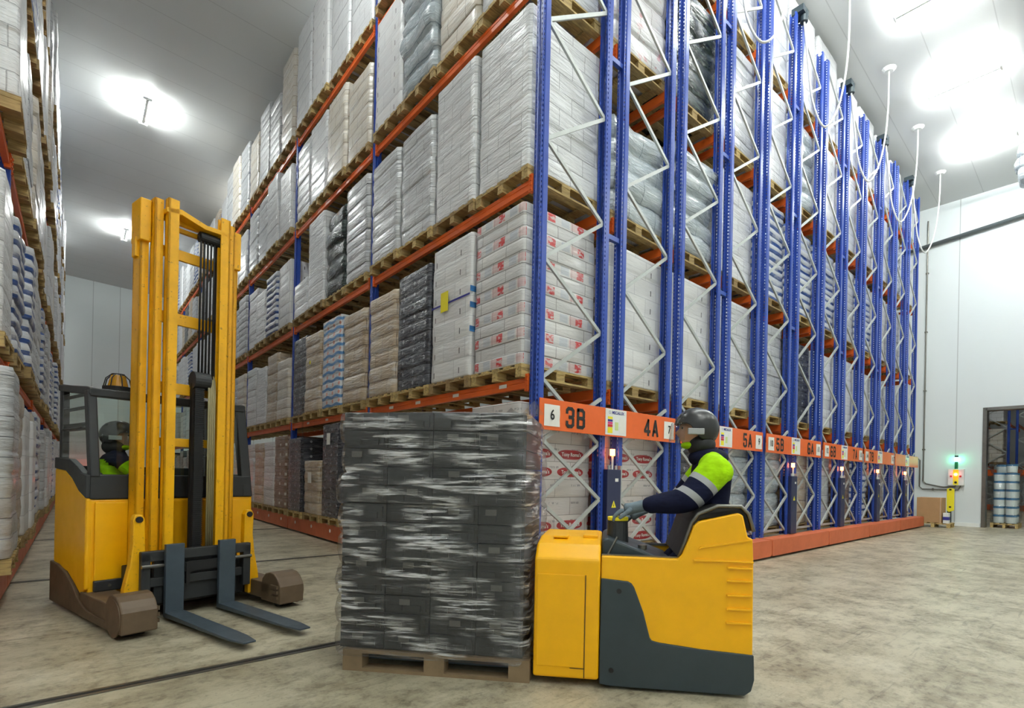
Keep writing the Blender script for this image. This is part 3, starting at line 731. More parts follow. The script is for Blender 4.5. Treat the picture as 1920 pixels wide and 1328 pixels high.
# ------------------------------------------------------------------ hanging power cables
def spline(pts,n=8):
    pts=[Vector(p) for p in pts]; out=[]
    for i in range(len(pts)-1):
        p0=pts[max(i-1,0)];p1=pts[i];p2=pts[i+1];p3=pts[min(i+2,len(pts)-1)]
        for k in range(n):
            t=k/n; out.append(.5*((2*p1)+(p2-p0)*t+(2*p0-5*p1+4*p2-p3)*t*t+(3*p1-p0-3*p2+p3)*t**3))
    return out+[pts[-1]]
CB=[(X0+1.25,8.4),(X0+P+1.25,8.4),(X0+2*P+1.25,8.3),(X0+3*P+1.25,8.3),(X0+4*P+1.25,8.3),(X0+5*P+1.25,8.3)]
for k,(x,zb) in enumerate(CB):
    xa=x+1.0; zc=ZC(xa)
    pts=[(x+.05,Y0-.05,ZT-.05),(x+.12,Y0-.12,9.4),(x+.22,Y0-.18,8.7),(x+.48,Y0-.3,zb),(x+.78,Y0-.42,8.7),(x+.95,Y0-.5,9.4),(xa,Y0-.54,10.2),(xa,Y0-.54,zc+.01)]
    r=empty('power_cable',(0,0,0)); tag(r,'white power cable looping from the %s rack top to the ceiling'%['nearest','second','third','fourth','fifth','last'][k],'cable','power cables of the racks')
    MB().tube(spline(pts),.019,8).build('cable',M['cable'],r,smooth=True)
    MB().cyl((xa,Y0-.54,zc-.06),(xa,Y0-.54,zc+.01),.09,14,.16).build('ceiling_plate',M['white'],r)
    MB().cyl((x+.05,Y0-.05,ZT-.1),(x+.05,Y0-.05,ZT+.08),.07,12).box(x-.12,x+.14,Y0-.1,Y0+.12,ZT+.02,ZT+.14).build('cable_gland',M['slate'],r)

# ------------------------------------------------------------------ right wall fittings
def wall_pt(v): return v
o=MB().tube([(XW-.12,5.2,9.35),(XW-.12,-3.5,10.05)],.06,12).build('drain_pipe',M['pipe'],smooth=True); tag(o,'dark grey sloping pipe high on the white right wall','pipe')
b=MB(); b.tube([(XW-.05,4.30,10.3),(XW-.05,4.30,1.45),(XW-.05,4.22,1.36),(XW-.05,3.75,1.26),(XW-.05,3.45,1.28),(XW-.05,3.40,1.36)],.022,8)
for z in (2.5,4.5,6.5,8.5): b.box(XW-.08,XW-.002,4.26,4.34,z,z+.04)
tag(b.build('conduit',M['steel'],smooth=False),'thin grey conduit running down the right wall to the switch box','conduit')
b=MB(); b.tube([(XW-.05,5.4,2.26),(XW-.05,4.5,2.26),(XW-.05,4.4,2.16),(XW-.05,4.4,1.26),(XW-.05,4.32,1.18),(XW-.05,3.36,1.18),(XW-.05,3.3,1.28),(XW-.05,3.3,1.36)],.022,8)
for y in (4.0,5.0): b.box(XW-.08,XW-.002,y,y+.05,1.14 if y<4.4 else 2.22,1.22 if y<4.4 else 2.30)
tag(b.build('conduit',M['steel']),'bent grey conduit from behind the last rack to the switch box','conduit')
r=empty('switch_box',(XW,3.4,0)); tag(r,'white switch box with green beacon on the right wall','switch box')
MB().box(-.16,0,-.2,.22,1.32,1.86).build('box',M['white'],r,bevel=.01)
MB().box(-.165,-.16,-.06,.08,1.34,1.84).build('yellow_plate',M['yel'],r)
for yy in (-.11,.13): MB().cyl((-.19,yy,1.62),(-.16,yy,1.62),.03,12).build('push_button',M['redp'],r)
MB().cyl((-.2,.01,1.68),(-.165,.01,1.68),.05,14).build('red_lamp',M['redlamp'],r)
MB().cyl((-.18,.01,1.42),(-.165,.01,1.42),.035,14).build('selector_knob',M['black'],r)
MB().cyl((-.09,.01,1.86),(-.09,.01,2.1),.045,14).build('beacon_base',M['green'].copy() if False else paint('green_dark',lin(20,120,70),.3),r)
MB().cyl((-.09,.01,2.1),(-.09,.01,2.24),.05,14).build('green_beacon',M['green'],r)
MB().cyl((-.09,.01,2.24),(-.09,.01,2.3),.05,14).build('beacon_cap',M['slate'],r)
r=empty('guard_post',(XW-.5,3.5,0)); tag(r,'dark post with a yellow guard standing before the right wall','post')
MB().box(-.05,.05,-.05,.05,0,1.1).build('post',M['slate'],r,bevel=.006)
MB().prism([(-.13,.52),(.0,.46),(.06,.52),(.06,1.2),(-.02,1.24),(-.13,1.2)],-.09,-.04,'x').build('yellow_guard',M['yel'],r,bevel=.006)
MB().box(-.095,-.088,-.06,0,1.16,1.21).box(-.095,-.088,-.06,0,.6,.65).build('guard_fixing',M['black'],r)
# lighter patched panel and small marks on wall
MB_=MB().box(XW-.012,XW,3.2,3.95,6.2,6.23)
# cardboard box on a small pallet at the rack end
p=obj('wooden_pallet',PAL); p.location=(20.35,3.75,0); p.scale=(.55,.9,1); tag(p,'low dark pallet on the floor between last rack and right wall','pallet')
bx=MB().box(-.3,.3,-.32,.32,0,.78).build('cardboard_box',M['card'],bevel=.008); bx.location=(20.33,3.85,.144); tag(bx,'brown cardboard box standing on the low pallet beside the last rack','cardboard box')
MB().box(-.31,-.302,-.29,-.29+.004,.0,.78).build('box_tape',M['paper'],bx)
c=MB().box(-.1,.1,-.07,.07,0,.32).box(-.104,.104,-.074,.074,.1,.2,1).build('small_carton',[M['white'],M['bluep']]); c.location=(20.12,3.42,.144); tag(c,'small white carton with a blue band in front of the cardboard box','carton')
# wrapped buckets in the doorway
r=empty('bucket_stack',(22.45,2.28,0)); tag(r,'film-wrapped stack of blue-banded white buckets standing in the doorway','bucket stack')
b=MB()
for i in range(2):
    for j in range(2):
        for k in range(7):
            x=-.28+.56*i; y=-.15+.30*j; z=.15+k*.27
            if k==6 and (i+j)%2: continue
            b.cyl((x,y,z),(x,y,z+.2),.13,18,.142,0); b.cyl((x,y,z+.2),(x,y,z+.26),.146,18,.146,1)
b.build('buckets',[M['white'],paint('bucket_blue',lin(70,120,160),.35)],r)
sh=obj('stretch_film',load_mesh('greybag',1.9,.64,.95,3),r)
sh.data=sh.data.copy(); sh.data.materials[0]=glass('stretch_film',(.86,.9,.9,1),.1); sh.location=(0,0,.14)
pp=obj('wooden_pallet',PAL,r); pp.scale=(.85,.68,1)
# hanging wrapped unit near the ceiling at the right
hx=17.6; 
r=empty('hanging_unit',(hx,1.46,ZC(hx))); tag(r,'film-wrapped unit hanging on a pole from the ceiling at the right edge','hanging unit')
MB().cyl((0,0,-1.0),(0,0,0),.07,12).cyl((0,0,-.05),(0,0,.01),.15,12).build('pole',M['galv'],r)
h1=obj('film_wrap',load_mesh('greywhite',.9,.55,.55,5) if False else load_mesh('greybag',.9,.62,.62,5),r); h1.location=(0,-.1,-1.95)
h2=obj('film_wrap',load_mesh('greybag',.8,.5,.5,6),r); h2.location=(0,-.2,-2.75)
MB().cyl((0,-.22,-3.6),(0,-.22,-2.7),.1,12,.2).build('hose_end',M['galv'],r)
# red lamp at the end of the left aisle
r=empty('red_end_lamp',(-.15,36.6,0)); tag(r,'small red lamp near the floor at the far end of the left aisle','lamp')
MB().cyl((0,0,0),(0,0,.55),.06,12,.04).build('stand',M['slate'],r); MB().cyl((0,0,.55),(0,0,.8),.12,14,.07).build('lamp_lens',M['redlamp'],r)

# ------------------------------------------------------------------ hero load (black crates)
TO=Vector((2.225,2.50,0)); TA=radians(-49.5)
r=empty('pallet_load',TO,TA); tag(r,'tall black crate load wrapped in glossy film, carried by the yellow pallet truck','pallet load')
HW,HD,HH=1.25,.80,1.62
for k in range(13):
    for c_ in range(4):
        x=-1.345+c_*.319; z=.15+k*.1245; w=.313
        b=MB(); b.box(x,x+w,.03,.77,z,z+.118)
        for q in (0,1):
            xx=x+.03+q*.13; b.box(xx,xx+.09,.022,.03,z+.02,z+.06)
        b.box(x+.26,x+.29,.02,.03,z+.02,z+.1)
        o=b.build('crate',M['crate'] if 'crate' in M else M.setdefault('crate',paint('black_crate',lin(46,47,48),.45,.3)),r)
rnd=random.Random(11)
for k in range(26):
    x=-1.30+.319*(k%4)+rnd.uniform(.0,.1); z=.2+.1245*(k//2)
    MB().box(x,x+.075,.0185,.0205,z+.01,z+.05).build('crate_label',M.setdefault('grey_print',paint('grey_print',lin(96,94,90),.5)),r)
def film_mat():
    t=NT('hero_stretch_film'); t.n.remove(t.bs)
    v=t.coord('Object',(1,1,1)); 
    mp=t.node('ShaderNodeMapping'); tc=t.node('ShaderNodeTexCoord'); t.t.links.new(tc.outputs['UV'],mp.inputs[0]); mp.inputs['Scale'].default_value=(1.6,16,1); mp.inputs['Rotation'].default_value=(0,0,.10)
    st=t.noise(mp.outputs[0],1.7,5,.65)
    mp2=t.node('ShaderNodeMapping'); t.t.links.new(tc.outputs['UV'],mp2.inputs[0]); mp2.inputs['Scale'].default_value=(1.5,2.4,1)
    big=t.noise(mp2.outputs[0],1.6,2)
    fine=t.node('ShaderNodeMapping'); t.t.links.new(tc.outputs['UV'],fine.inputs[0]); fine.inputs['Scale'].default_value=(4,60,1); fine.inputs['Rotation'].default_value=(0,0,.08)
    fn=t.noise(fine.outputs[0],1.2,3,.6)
    hz=t.math('MULTIPLY',t.math('MULTIPLY',t.ramp(st,.47,.60),t.ramp(big,.42,.58)),t.ramp(fn,.36,.56))  # pale streaks standing in for glints, put into the film's diffuse colour
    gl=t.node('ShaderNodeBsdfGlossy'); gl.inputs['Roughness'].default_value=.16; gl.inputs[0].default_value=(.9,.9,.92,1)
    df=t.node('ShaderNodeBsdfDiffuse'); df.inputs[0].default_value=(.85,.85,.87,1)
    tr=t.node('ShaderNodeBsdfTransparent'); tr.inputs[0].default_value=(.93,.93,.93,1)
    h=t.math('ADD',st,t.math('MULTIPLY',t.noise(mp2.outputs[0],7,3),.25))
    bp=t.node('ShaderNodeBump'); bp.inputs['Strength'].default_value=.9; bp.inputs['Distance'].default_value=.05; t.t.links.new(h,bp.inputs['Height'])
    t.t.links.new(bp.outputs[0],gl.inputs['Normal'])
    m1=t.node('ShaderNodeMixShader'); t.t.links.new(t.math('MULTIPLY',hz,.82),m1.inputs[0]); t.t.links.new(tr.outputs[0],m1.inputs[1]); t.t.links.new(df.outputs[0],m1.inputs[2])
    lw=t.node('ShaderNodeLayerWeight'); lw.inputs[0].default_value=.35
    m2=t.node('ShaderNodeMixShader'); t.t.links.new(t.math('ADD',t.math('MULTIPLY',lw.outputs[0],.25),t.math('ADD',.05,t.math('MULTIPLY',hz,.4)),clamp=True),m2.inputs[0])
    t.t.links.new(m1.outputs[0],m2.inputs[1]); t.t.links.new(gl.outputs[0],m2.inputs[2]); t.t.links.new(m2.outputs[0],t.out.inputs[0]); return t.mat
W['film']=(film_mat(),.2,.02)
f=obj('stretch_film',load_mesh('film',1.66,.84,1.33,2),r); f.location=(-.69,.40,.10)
# loose film corner on top
b=MB(); vs=[(-.22+.04*k,.0+.02*sin(k*2.),1.75+.035*sin(k*1.7)+.012*k) for k in range(6)]+[(-.22+.05*k,.09+.02*cos(k),1.74+.02*cos(k*1.3)) for k in range(6)]
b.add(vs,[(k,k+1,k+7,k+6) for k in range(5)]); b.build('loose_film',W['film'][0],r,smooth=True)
# pallet with long side to the camera
b=MB()
for i in range(5):
    y=.05+.7*i/4; b.box(-1.31,-.02,y-.05,y+.05,.122,.144)
for x in (-1.24,-.665,-.09): b.box(x-.07,x+.07,0,.8,.1,.122)
for x in (-1.24,-.665,-.09):
    for y in (.05,.4,.75): b.box(x-.07,x+.07,y-.05,y+.05,.022,.1)
for y in (.05,.4,.75): b.box(-1.31,-.02,y-.05,y+.05,0,.022)
b.build('wooden_pallet',M.setdefault('oldwood',paint('old_pallet_wood',lin(138,116,88),.7,.5)),r)

# ------------------------------------------------------------------ pallet truck
tr=empty('pallet_truck',TO,TA); tag(tr,'yellow ride-on pallet truck with dark skirt, pushing the black crate load','pallet truck')
MB().prism([(0,.05),(0,.82),(.10,.905),(.28,.935),(.72,.935),(.8,.88),(.8,.05)],.0,.425,'x').build('battery_cover',M['yellow'],tr,bevel=.018,seg=3)
MB().box(.02,.325,-.006,.02,.125,.72).build('access_panel',M['yellow'],tr,bevel=.004)
MB().box(.33,.335,-.004,.02,.06,.72).box(.24,.33,-.004,.02,.118,.121).build('panel_seam',M['ink'],tr)
MB().box(.10,.2,.2,.3,.93,.945).box(.30,.40,.25,.6,.93,.95).build('cover_handle',M['yellow'],tr,bevel=.004)
ypoly=[(.43,.60),(.43,.845),(.905,.845),(.93,.87),(.965,.955),(1.0,1.055),(1.03,1.085),(1.27,1.145),(1.295,1.13),(1.325,1.0),(1.355,.985),(1.362,.85),(1.368,.2),(1.05,.2),(.76,.25),(.70,.42),(.60,.60)]
def clip(poly,x): # keep part right of x
    out=[]
    for i,(a,b_) in enumerate(zip(poly,poly[1:]+poly[:1])):
        if a[0]>=x: out.append(a)
        if (a[0]-x)*(b_[0]-x)<0: t=(x-a[0])/(b_[0]-a[0]); out.append((x,a[1]+t*(b_[1]-a[1])))
    return out
b=MB(); b.prism(ypoly,.012,.06,'y'); b.prism(ypoly,.74,.788,'y'); b.prism(clip(ypoly,.99),.05,.75,'y')
b.build('body',M['yellow'],tr,bevel=.008,seg=2)
spoly=[(.43,.03),(.43,.705),(.60,.692),(.622,.68),(.64,.655),(.70,.50),(.742,.345),(.755,.325),(.80,.315),(1.05,.29),(1.372,.272),(1.378,.12),(1.36,.05),(1.32,.02),(.5,.02)]
b=MB(); b.prism(spoly,0,.03,'y'); b.prism(spoly,.77,.8,'y'); b.box(.43,1.34,.03,.77,.03,.2); b.prism([(.99,.2),(.99,.272),(1.372,.272),(1.378,.12),(1.36,.05),(1.3,.03)],.03,.77,'y')
b.build('skirt',M['slate'],tr,bevel=.006)
b=MB()
for (x,z) in ((.545,.628),(.505,.122)): b.cyl((x,-.003,z),(x,.01,z),.016,14)
b.build('bolt_hole',M['black'],tr)
for k,z in enumerate((.81,.73,.64,.555,.47)):
    MB().prism([(1.205,z),(1.355,z),(1.355,z-.012),(1.205,z-.012)],-.004,.014,'y').build('vent_rib',M['yellow'],tr,bevel=.003)
MB().box(1.0,1.36,-.002,.013,.838,.85).build('body_ledge',M['yellow'],tr,bevel=.003)
MB().prism([(1.03,.915),(1.04,.93),(1.35,.985),(1.35,.975)],.004,.013,'y').build('body_crease',M['yellow'],tr,bevel=.002)
# backrest pad
pad=[(.905,.85),(.94,.855),(.985,.955),(1.015,1.045),(1.05,1.09),(1.29,1.15),(1.33,1.03),(1.365,1.03),(1.33,1.155),(1.30,1.185),(1.15,1.19),(1.02,1.14),(.985,1.08),(.95,.97)]
MB().prism(pad,.05,.75,'y').build('backrest',M['black'],tr,bevel=.02,seg=3)
MB().tube([(.915,.045,.85),(.955,.045,.96),(.992,.045,1.075),(1.03,.045,1.13),(1.15,.045,1.185),(1.29,.045,1.185),(1.335,.045,1.14),(1.368,.045,1.03)],.012,8).build('pad_piping',M['steel'],tr,smooth=True)
# console, tiller, deck
MB().prism([(.43,.5),(.43,.94),(.47,.955),(.90,.80),(.90,.5)],.12,.72,'y').build('console',M['slate'],tr,bevel=.015)
MB().box(.43,.92,.055,.075,.835,.853).box(.43,.92,.725,.745,.835,.853).build('deck_rim',M['steel'],tr)
b=MB(); b.tube([(.47,.10,.845),(.53,.12,.96)],.008,6); b.build('guard_rod',M['steel'],tr)
b=MB(); b.cyl((.535,.30,.80),(.535,.30,1.055),.078,20,.07); b.build('tiller_column',M['char'],tr,bevel=.006)
MB().cyl((.535,.30,1.055),(.535,.30,1.08),.072,20).build('tiller_cap',M['yel'],tr,bevel=.004)
MB().cyl((.70,.22,.87),(.70,.22,.90),.03,14).build('key_switch',M['steel'],tr)
b=MB()
for (x,y) in ((1.15,.12),(1.15,.68),(.62,.4)): b.cyl((x,y-.05,.09),(x,y+.05,.09),.09,18)
b.build('wheel',M['black'],tr)
for y in (.12,.52): MB().box(-1.25,.02,y,y+.16,.045,.095).build('fork',M['fork'],tr,bevel=.006)
# standing platform is inside the well (floor at 0.2)

# ------------------------------------------------------------------ people
def cloth(name,col):
    t=NT(name); v=t.coord('Object'); n=t.noise(v,7,4,.6); w=t.noise(t.coord('Object',(1,1,2.2),(.5,.3,0)),6,3)
    t.base(t.mix(t.ramp(n,.35,.7),col,tuple(c*.62 for c in col[:3])+(1,))); t.p(Roughness=.85); t.set(t.bs,'Specular IOR Level',.15); t.bump(w,.6,.03); return t.mat
for k in ('navy','hivis','glove'):
    M[k]=cloth(k+'_cloth',{'navy':lin(26,30,56),'hivis':lin(178,236,16),'glove':lin(120,134,144)}[k])
def skin_mesh(joints, bones, sub=2, root='pelvis'):
    names=list(joints); me=bpy.data.meshes.new('sk'); bm=bmesh.new(); ly=bm.verts.layers.skin.verify(); vs={}
    for n in names:
        p,rad=joints[n]; v=bm.verts.new(p); v[ly].radius=(rad,rad) if not isinstance(rad,tuple) else rad; v[ly].use_root=(n==root); vs[n]=v
    for a,b_ in bones: bm.edges.new((vs[a],vs[b_]))
    bm.to_mesh(me); bm.free()
    o=bpy.data.objects.new('sk',me); COL.objects.link(o)
    m=o.modifiers.new('s','SKIN'); m.use_smooth_shade=True; m.branch_smoothing=.6
    u=o.modifiers.new('u','SUBSURF'); u.levels=sub; u.render_levels=sub
    dg=bpy.context.evaluated_depsgraph_get(); out=bpy.data.meshes.new_from_object(o.evaluated_get(dg)); bpy.data.objects.remove(o); return out
def cut_bands(me, segs):
    for a,b_,lst,bias in segs:
        if len(lst)<2: continue
        for t0,t1,m in lst[1:]:
            bm=bmesh.new(); bm.from_mesh(me); d=b_-a; co=a+d*t0; fs=[]
            for f in bm.faces:
                c=f.calc_center_median(); t=(c-a).dot(d)/d.length_squared
                if -.25<t<1.25 and (c-(a+d*t)).length<.17: fs.append(f)
            g=set(fs)
            for f in fs: g.update(f.edges); g.update(f.verts)
            bmesh.ops.bisect_plane(bm,geom=list(g),plane_co=co,plane_no=d.normalized(),dist=1e-5)
            bm.to_mesh(me); bm.free()
def seg_mats(me, segs, mats):
    cut_bands(me,segs)
    """segs: (a,b,[(t0,t1,mat index)]) ; every face takes the material of its nearest bone stretch"""
    me.materials.clear()
    for m in mats: me.materials.append(m)
    for p in me.polygons:
        best=1e9; mi=0
        for a,b_,lst,bias in segs:
            d=b_-a; t=max(0,min(1,(p.center-a).dot(d)/d.length_squared)); q=(p.center-(a+d*t)).length-bias
            if q<best:
                best=q; mi=[m for t0,t1,m in lst if t0<=t<=t1][0]
        p.material_index=mi
def ellipsoid(b,c,r,nu=24,nv=16,mi=0,z0=-1,z1=1,shape=None):
    vs=[];fs=[]
    for j in range(nv+1):
        s=z0+(z1-z0)*j/nv; ph=math.asin(max(-1,min(1,s))) if True else 0
        for i in range(nu):
            th=2*pi*i/nu; p=Vector((cos(ph)*cos(th),cos(ph)*sin(th),sin(ph)))
            q=Vector((p.x*r[0],p.y*r[1],p.z*r[2]))
            if shape: q=shape(q,p)
            vs.append(Vector(c)+q)
    for j in range(nv):
        for i in range(nu): fs.append((j*nu+i,j*nu+(i+1)%nu,(j+1)*nu+(i+1)%nu,(j+1)*nu+i))
    fs.append(tuple(range(nu-1,-1,-1))); fs.append(tuple(range(nv*nu,(nv+1)*nu))); return b.add(vs,fs,mi)
def head_mesh(c, face):
    """head facing unit vector face (horizontal); face features sculpted"""
    b=MB(); f=Vector(face).normalized(); rt=Vector((-f.y,f.x,0))
    def shape(q,p):
        # local: x forward, y side
        x,y,z=q
        fw=p.x
        if fw>.3:
            x*=.95
            nose=math.exp(-((p.y/.13)**2)-((p.z+.12)/.22)**2); x+=.030*nose
            x-=.008*math.exp(-((abs(p.y)-.3)/.14)**2-((p.z-.12)/.12)**2)
            x+=.008*math.exp(-((p.y)/.22)**2-((p.z+.48)/.08)**2)
            x+=.006*math.exp(-((p.y)/.5)**2-((p.z-.28)/.1)**2)
        if p.z<-.3: x*=1-.18*(-p.z-.3) ; y*=1-.45*(-p.z-.3); x+=.03*(-p.z-.3)
        return f*x+rt*y+UPV*z
    ellipsoid(b,c,(.095,.075,.118),32,24,shape=shape)
    return b
def join_into(me, parts):
    """parts: list of (MB, material) joined into the mesh as further surface of the same body"""
    bm=bmesh.new(); bm.from_mesh(me)
    for b,mat in parts:
        t=b.mesh('t',mat,True); 
        if mat.name not in [m.name for m in me.materials]: me.materials.append(mat)
        k=[m.name for m in me.materials].index(mat.name)
        for p in t.polygons: p.material_index=k
        bm.from_mesh(t); bpy.data.meshes.remove(t)
    bm.to_mesh(me); bm.free(); return me
V=Vector
def glove_mesh(wr, palm_dir, side, down, scale=1., curl=1., cuff=None):
    """glove: palm plus four fingers and a thumb; wr wrist, palm_dir along hand, side towards little finger, down = curl direction"""
    d=V(palm_dir).normalized(); s=V(side).normalized(); n=V(down).normalized(); wr=V(wr); k=scale
    J={'w0':(wr-d*.07,.040*k),'w':(wr,.036*k),'p1':(wr+d*.045*k,.042*k),'pelvis':(wr+d*.075*k,.042*k)}; B=[('w0','w'),('w','p1'),('p1','pelvis')]
    me=[skin_mesh(J,B,2,'w')]
    L=(.072,.082,.076,.060)
    for i in range(4):
        off=s*(-.036+.024*i)*k; a=wr+d*(.07)*k+off; l=L[i]*k
        b0=wr+d*.095*k+off; c1=b0+(d*.75+n*.5*curl).normalized()*l*.45; c2=c1+(d*.35+n*.9*curl).normalized()*l*.35; c3=c2+(d*-.05+n*1.*curl).normalized()*l*.3
        J={'a':(a,.013*k),'b':(b0,.0125*k),'c':(c1,.0115*k),'e':(c2,.0105*k),'g':(c3,.009*k)}
        me.append(skin_mesh(J,[('a','b'),('b','c'),('c','e'),('e','g')],2,'a'))
    t0=wr+d*.03*k-s*.03*k; t1=wr+d*.05*k-s*.06*k+n*.015; t2=t1+(d*.8-s*.2+n*.5).normalized()*.035*k; t3=t2+(d*.8+s*.1+n*.6).normalized()*.03*k
    me.append(skin_mesh({'a':(t0,.017*k),'b':(t1,.0145*k),'c':(t2,.0125*k),'e':(t3,.010*k)},[('a','b'),('b','c'),('c','e')],2,'a'))
    bm=bmesh.new()
    for m in me: bm.from_mesh(m); bpy.data.meshes.remove(m)
    out=bpy.data.meshes.new('glove'); bm.to_mesh(out); bm.free(); out.materials.append(M['glove'])
    out.polygons.foreach_set('use_smooth',[True]*len(out.polygons)); return out
def smooth(me): me.polygons.foreach_set('use_smooth',[True]*len(me.polygons)); return me

# rider of the pallet truck (local frame of the truck, facing -x)
J={'pelvis':(V((1.15,.40,.99)),.155),'waist':(V((1.17,.40,1.14)),.160),'chest':(V((1.195,.40,1.32)),.20),'upper':(V((1.17,.40,1.44)),.15),'neck':(V((1.11,.40,1.545)),.075),'head0':(V((1.085,.40,1.62)),.065),
 'shN':(V((1.17,.215,1.43)),.125),'elN':(V((.985,.165,1.205)),.098),'foN':(V((.83,.215,1.185)),.078),'wrN':(V((.695,.27,1.165)),.046),
 'shF':(V((1.17,.585,1.43)),.12),'elF':(V((.99,.64,1.20)),.074),'wrF':(V((.74,.56,1.12)),.044),
 'hipN':(V((1.11,.30,.92)),.105),'knN':(V((.83,.27,.66)),.078),'anN':(V((.93,.28,.29)),.052),'toN':(V((.80,.27,.245)),.042),
 'hipF':(V((1.11,.50,.92)),.105),'knF':(V((.83,.53,.66)),.078),'anF':(V((.93,.52,.29)),.052),'toF':(V((.80,.53,.245)),.042)}
B=[('pelvis','waist'),('waist','chest'),('chest','upper'),('upper','neck'),('neck','head0'),('upper','shN'),('shN','elN'),('elN','foN'),('foN','wrN'),('upper','shF'),('shF','elF'),('elF','wrF'),
 ('pelvis','hipN'),('hipN','knN'),('knN','anN'),('anN','toN'),('pelvis','hipF'),('hipF','knF'),('knF','anF'),('anF','toF')]
me=skin_mesh(J,B,3)
P_=lambda a:J[a][0]
segs=[(P_(a),P_(b_),[(0,1,0)],J[a][1]*.8) for a,b_ in B if (a,b_) not in (('shN','elN'),('shF','elF'),('neck','head0'))]
segs=[s_ for s_ in segs if not (s_[0]==P_('upper') and s_[1] in (P_('shN'),P_('shF')))]+[(P_('upper'),P_(b_),[(0,.62,0),(.62,1,1)],.11) for b_ in ('shN','shF')]
segs+=[(P_(a),P_(b_),[(0,.42,1),(.42,.56,2),(.56,.82,0),(.82,.97,2),(.97,1,0)],.10) for a,b_ in (('shN','elN'),('shF','elF'))]
segs+=[(P_('neck'),P_('head0'),[(0,1,3)],.05)]
seg_mats(me,segs,[M['navy'],M['hivis'],M['reflect'],M['black']])
HC=V((1.045,.40,1.685)); hb=head_mesh(HC,(-1,0,0))
join_into(me,[(hb,M['skin'])])
rider=obj('person',smooth(me)); rider.location=TO; rider.rotation_euler=(0,0,TA)
tag(rider,'person in navy jacket with yellow upper sleeves and dark helmet riding the pallet truck','person')
def helmet(parent,c,f,mat='helmet'):
    f=V(f).normalized(); rt=V((-f.y,f.x,0)); c=V(c)
    b=MB(); R=(.142,.118,.135)
    vs=[];fs=[];nu=32;nv=14
    for j in range(nv+1):
        for i in range(nu):
            th=2*pi*i/nu; front=cos(th)
            lo=-.18 if front<.25 else .12
            lo=-.62 if front<-.1 else (-.62+( .80)*min(1,max(0,(front+.1)/.55)))
            s=lo+(1-lo)*(j/nv); s=min(s,.999); r_=math.sqrt(1-s*s)
            vs.append(c+f*(r_*cos(th)*R[0]-.012)+rt*(r_*sin(th)*R[1])+UPV*(s*R[2]))
    for j in range(nv):
        for i in range(nu): fs.append((j*nu+i,j*nu+(i+1)%nu,(j+1)*nu+(i+1)%nu,(j+1)*nu+i))
    fs.append(tuple(range(nv*nu,nv*nu+nu)))
    b.add(vs,fs); o=b.build('helmet',M[mat],parent,smooth=True)
    so=o.modifiers.new('thick','SOLIDIFY'); so.thickness=.012; so.offset=1
    # curved clear visor
    vs=[];fs=[];n=14
    for j in range(5):
        for i in range(n+1):
            th=-1.05+2.1*i/n; z=.035-.032*j; rr_=.160+.004*j
            vs.append(c+f*(cos(th)*rr_)+rt*(sin(th)*(rr_-.015))+UPV*z)
    for j in range(4):
        for i in range(n): fs.append((j*(n+1)+i,j*(n+1)+i+1,(j+1)*(n+1)+i+1,(j+1)*(n+1)+i))
    v=MB().add(vs,fs).build('visor',M['visor'],parent,smooth=True); so=v.modifiers.new('thick','SOLIDIFY'); so.thickness=.003
    # side hinge plates, eyes, scarf
    for sg in (-1,1):
        p=c+rt*sg*.125+f*.01+UPV*(-.03); MB().box(-.055,.055,-.006,.006,-.022,.022).build('visor_hinge',M['reflect'],parent,bevel=.006).matrix_local=Matrix.Translation(p)@Matrix(((f.x,rt.x,0,0),(f.y,rt.y,0,0),(0,0,1,0),(0,0,0,1)))
        e=MB(); ellipsoid(e,c+f*.083+rt*sg*.03+UPV*(.0),(.011,.011,.009),12,8); e.build('eye',M['black'],parent,smooth=True)
    e=MB(); ellipsoid(e,c+f*.030+UPV*(-.118),(.062,.066,.030),20,10); e.build('scarf',M['hivis'],parent,smooth=True)
    e=MB(); ellipsoid(e,c-f*.045+UPV*(-.115),(.098,.108,.085),22,12); e.build('hood',M['black'],parent,smooth=True)
helmet(rider,HC+V((.01,0,.02)),(-1,0,0))
e=MB(); ellipsoid(e,(1.15,.40,1.50),(.135,.15,.075),22,10); e.build('collar',M['navy'],rider,smooth=True)
obj('glove',glove_mesh((.655,.272,1.150),(-1,.06,-.28),(0,1,0),(-.25,0,-1),1.15),rider)
obj('glove',glove_mesh((.70,.55,1.105),(-1,-.1,-.5),(0,-1,0),(-.2,0,-1),1.1),rider)

# ------------------------------------------------------------------ reach truck (local x = image right, y = away, z up)
RO=(1.0,5.25,0); RA=radians(13.5)
rt_=empty('reach_truck',RO,RA); tag(rt_,'yellow reach truck with tall mast and lowered forks in the left aisle','reach truck')
def rp(b,name,mat,**k): return b.build(name,mat,rt_,**k)
MB().box(-.69,.69,1.0,1.95,.10,1.06).build('body',M['yellow'],rt_,bevel=.015)
rp(MB().prism([(1.0,.26),(1.0,1.07),(1.08,1.09),(1.22,1.14),(1.4,1.24),(1.6,1.31),(1.95,1.335),(1.95,.38),(1.5,.36),(1.25,.26),(1.12,.20)],-.715,-.66,'x'),'side_panel',M['yellow'],bevel=.02,seg=3)
rp(MB().prism([(1.0,.26),(1.0,1.07),(1.08,1.09),(1.4,1.24),(1.95,1.335),(1.95,.38),(1.5,.36),(1.12,.20)],.66,.715,'x'),'side_panel',M['yellow'],bevel=.02,seg=3)
rp(MB().box(-.655,-.30,.975,1.0,.33,1.035).box(-.29,.68,.985,1.0,.33,1.035),'battery_panel',M['yellow'],bevel=.008)
rp(MB().box(-.66,-.40,.955,1.0,.235,.335),'lower_step',M['char'],bevel=.01)
rp(MB().cyl((-.55,.95,.285),(-.55,.956,.285),.014,10),'bolt',M['steel'])
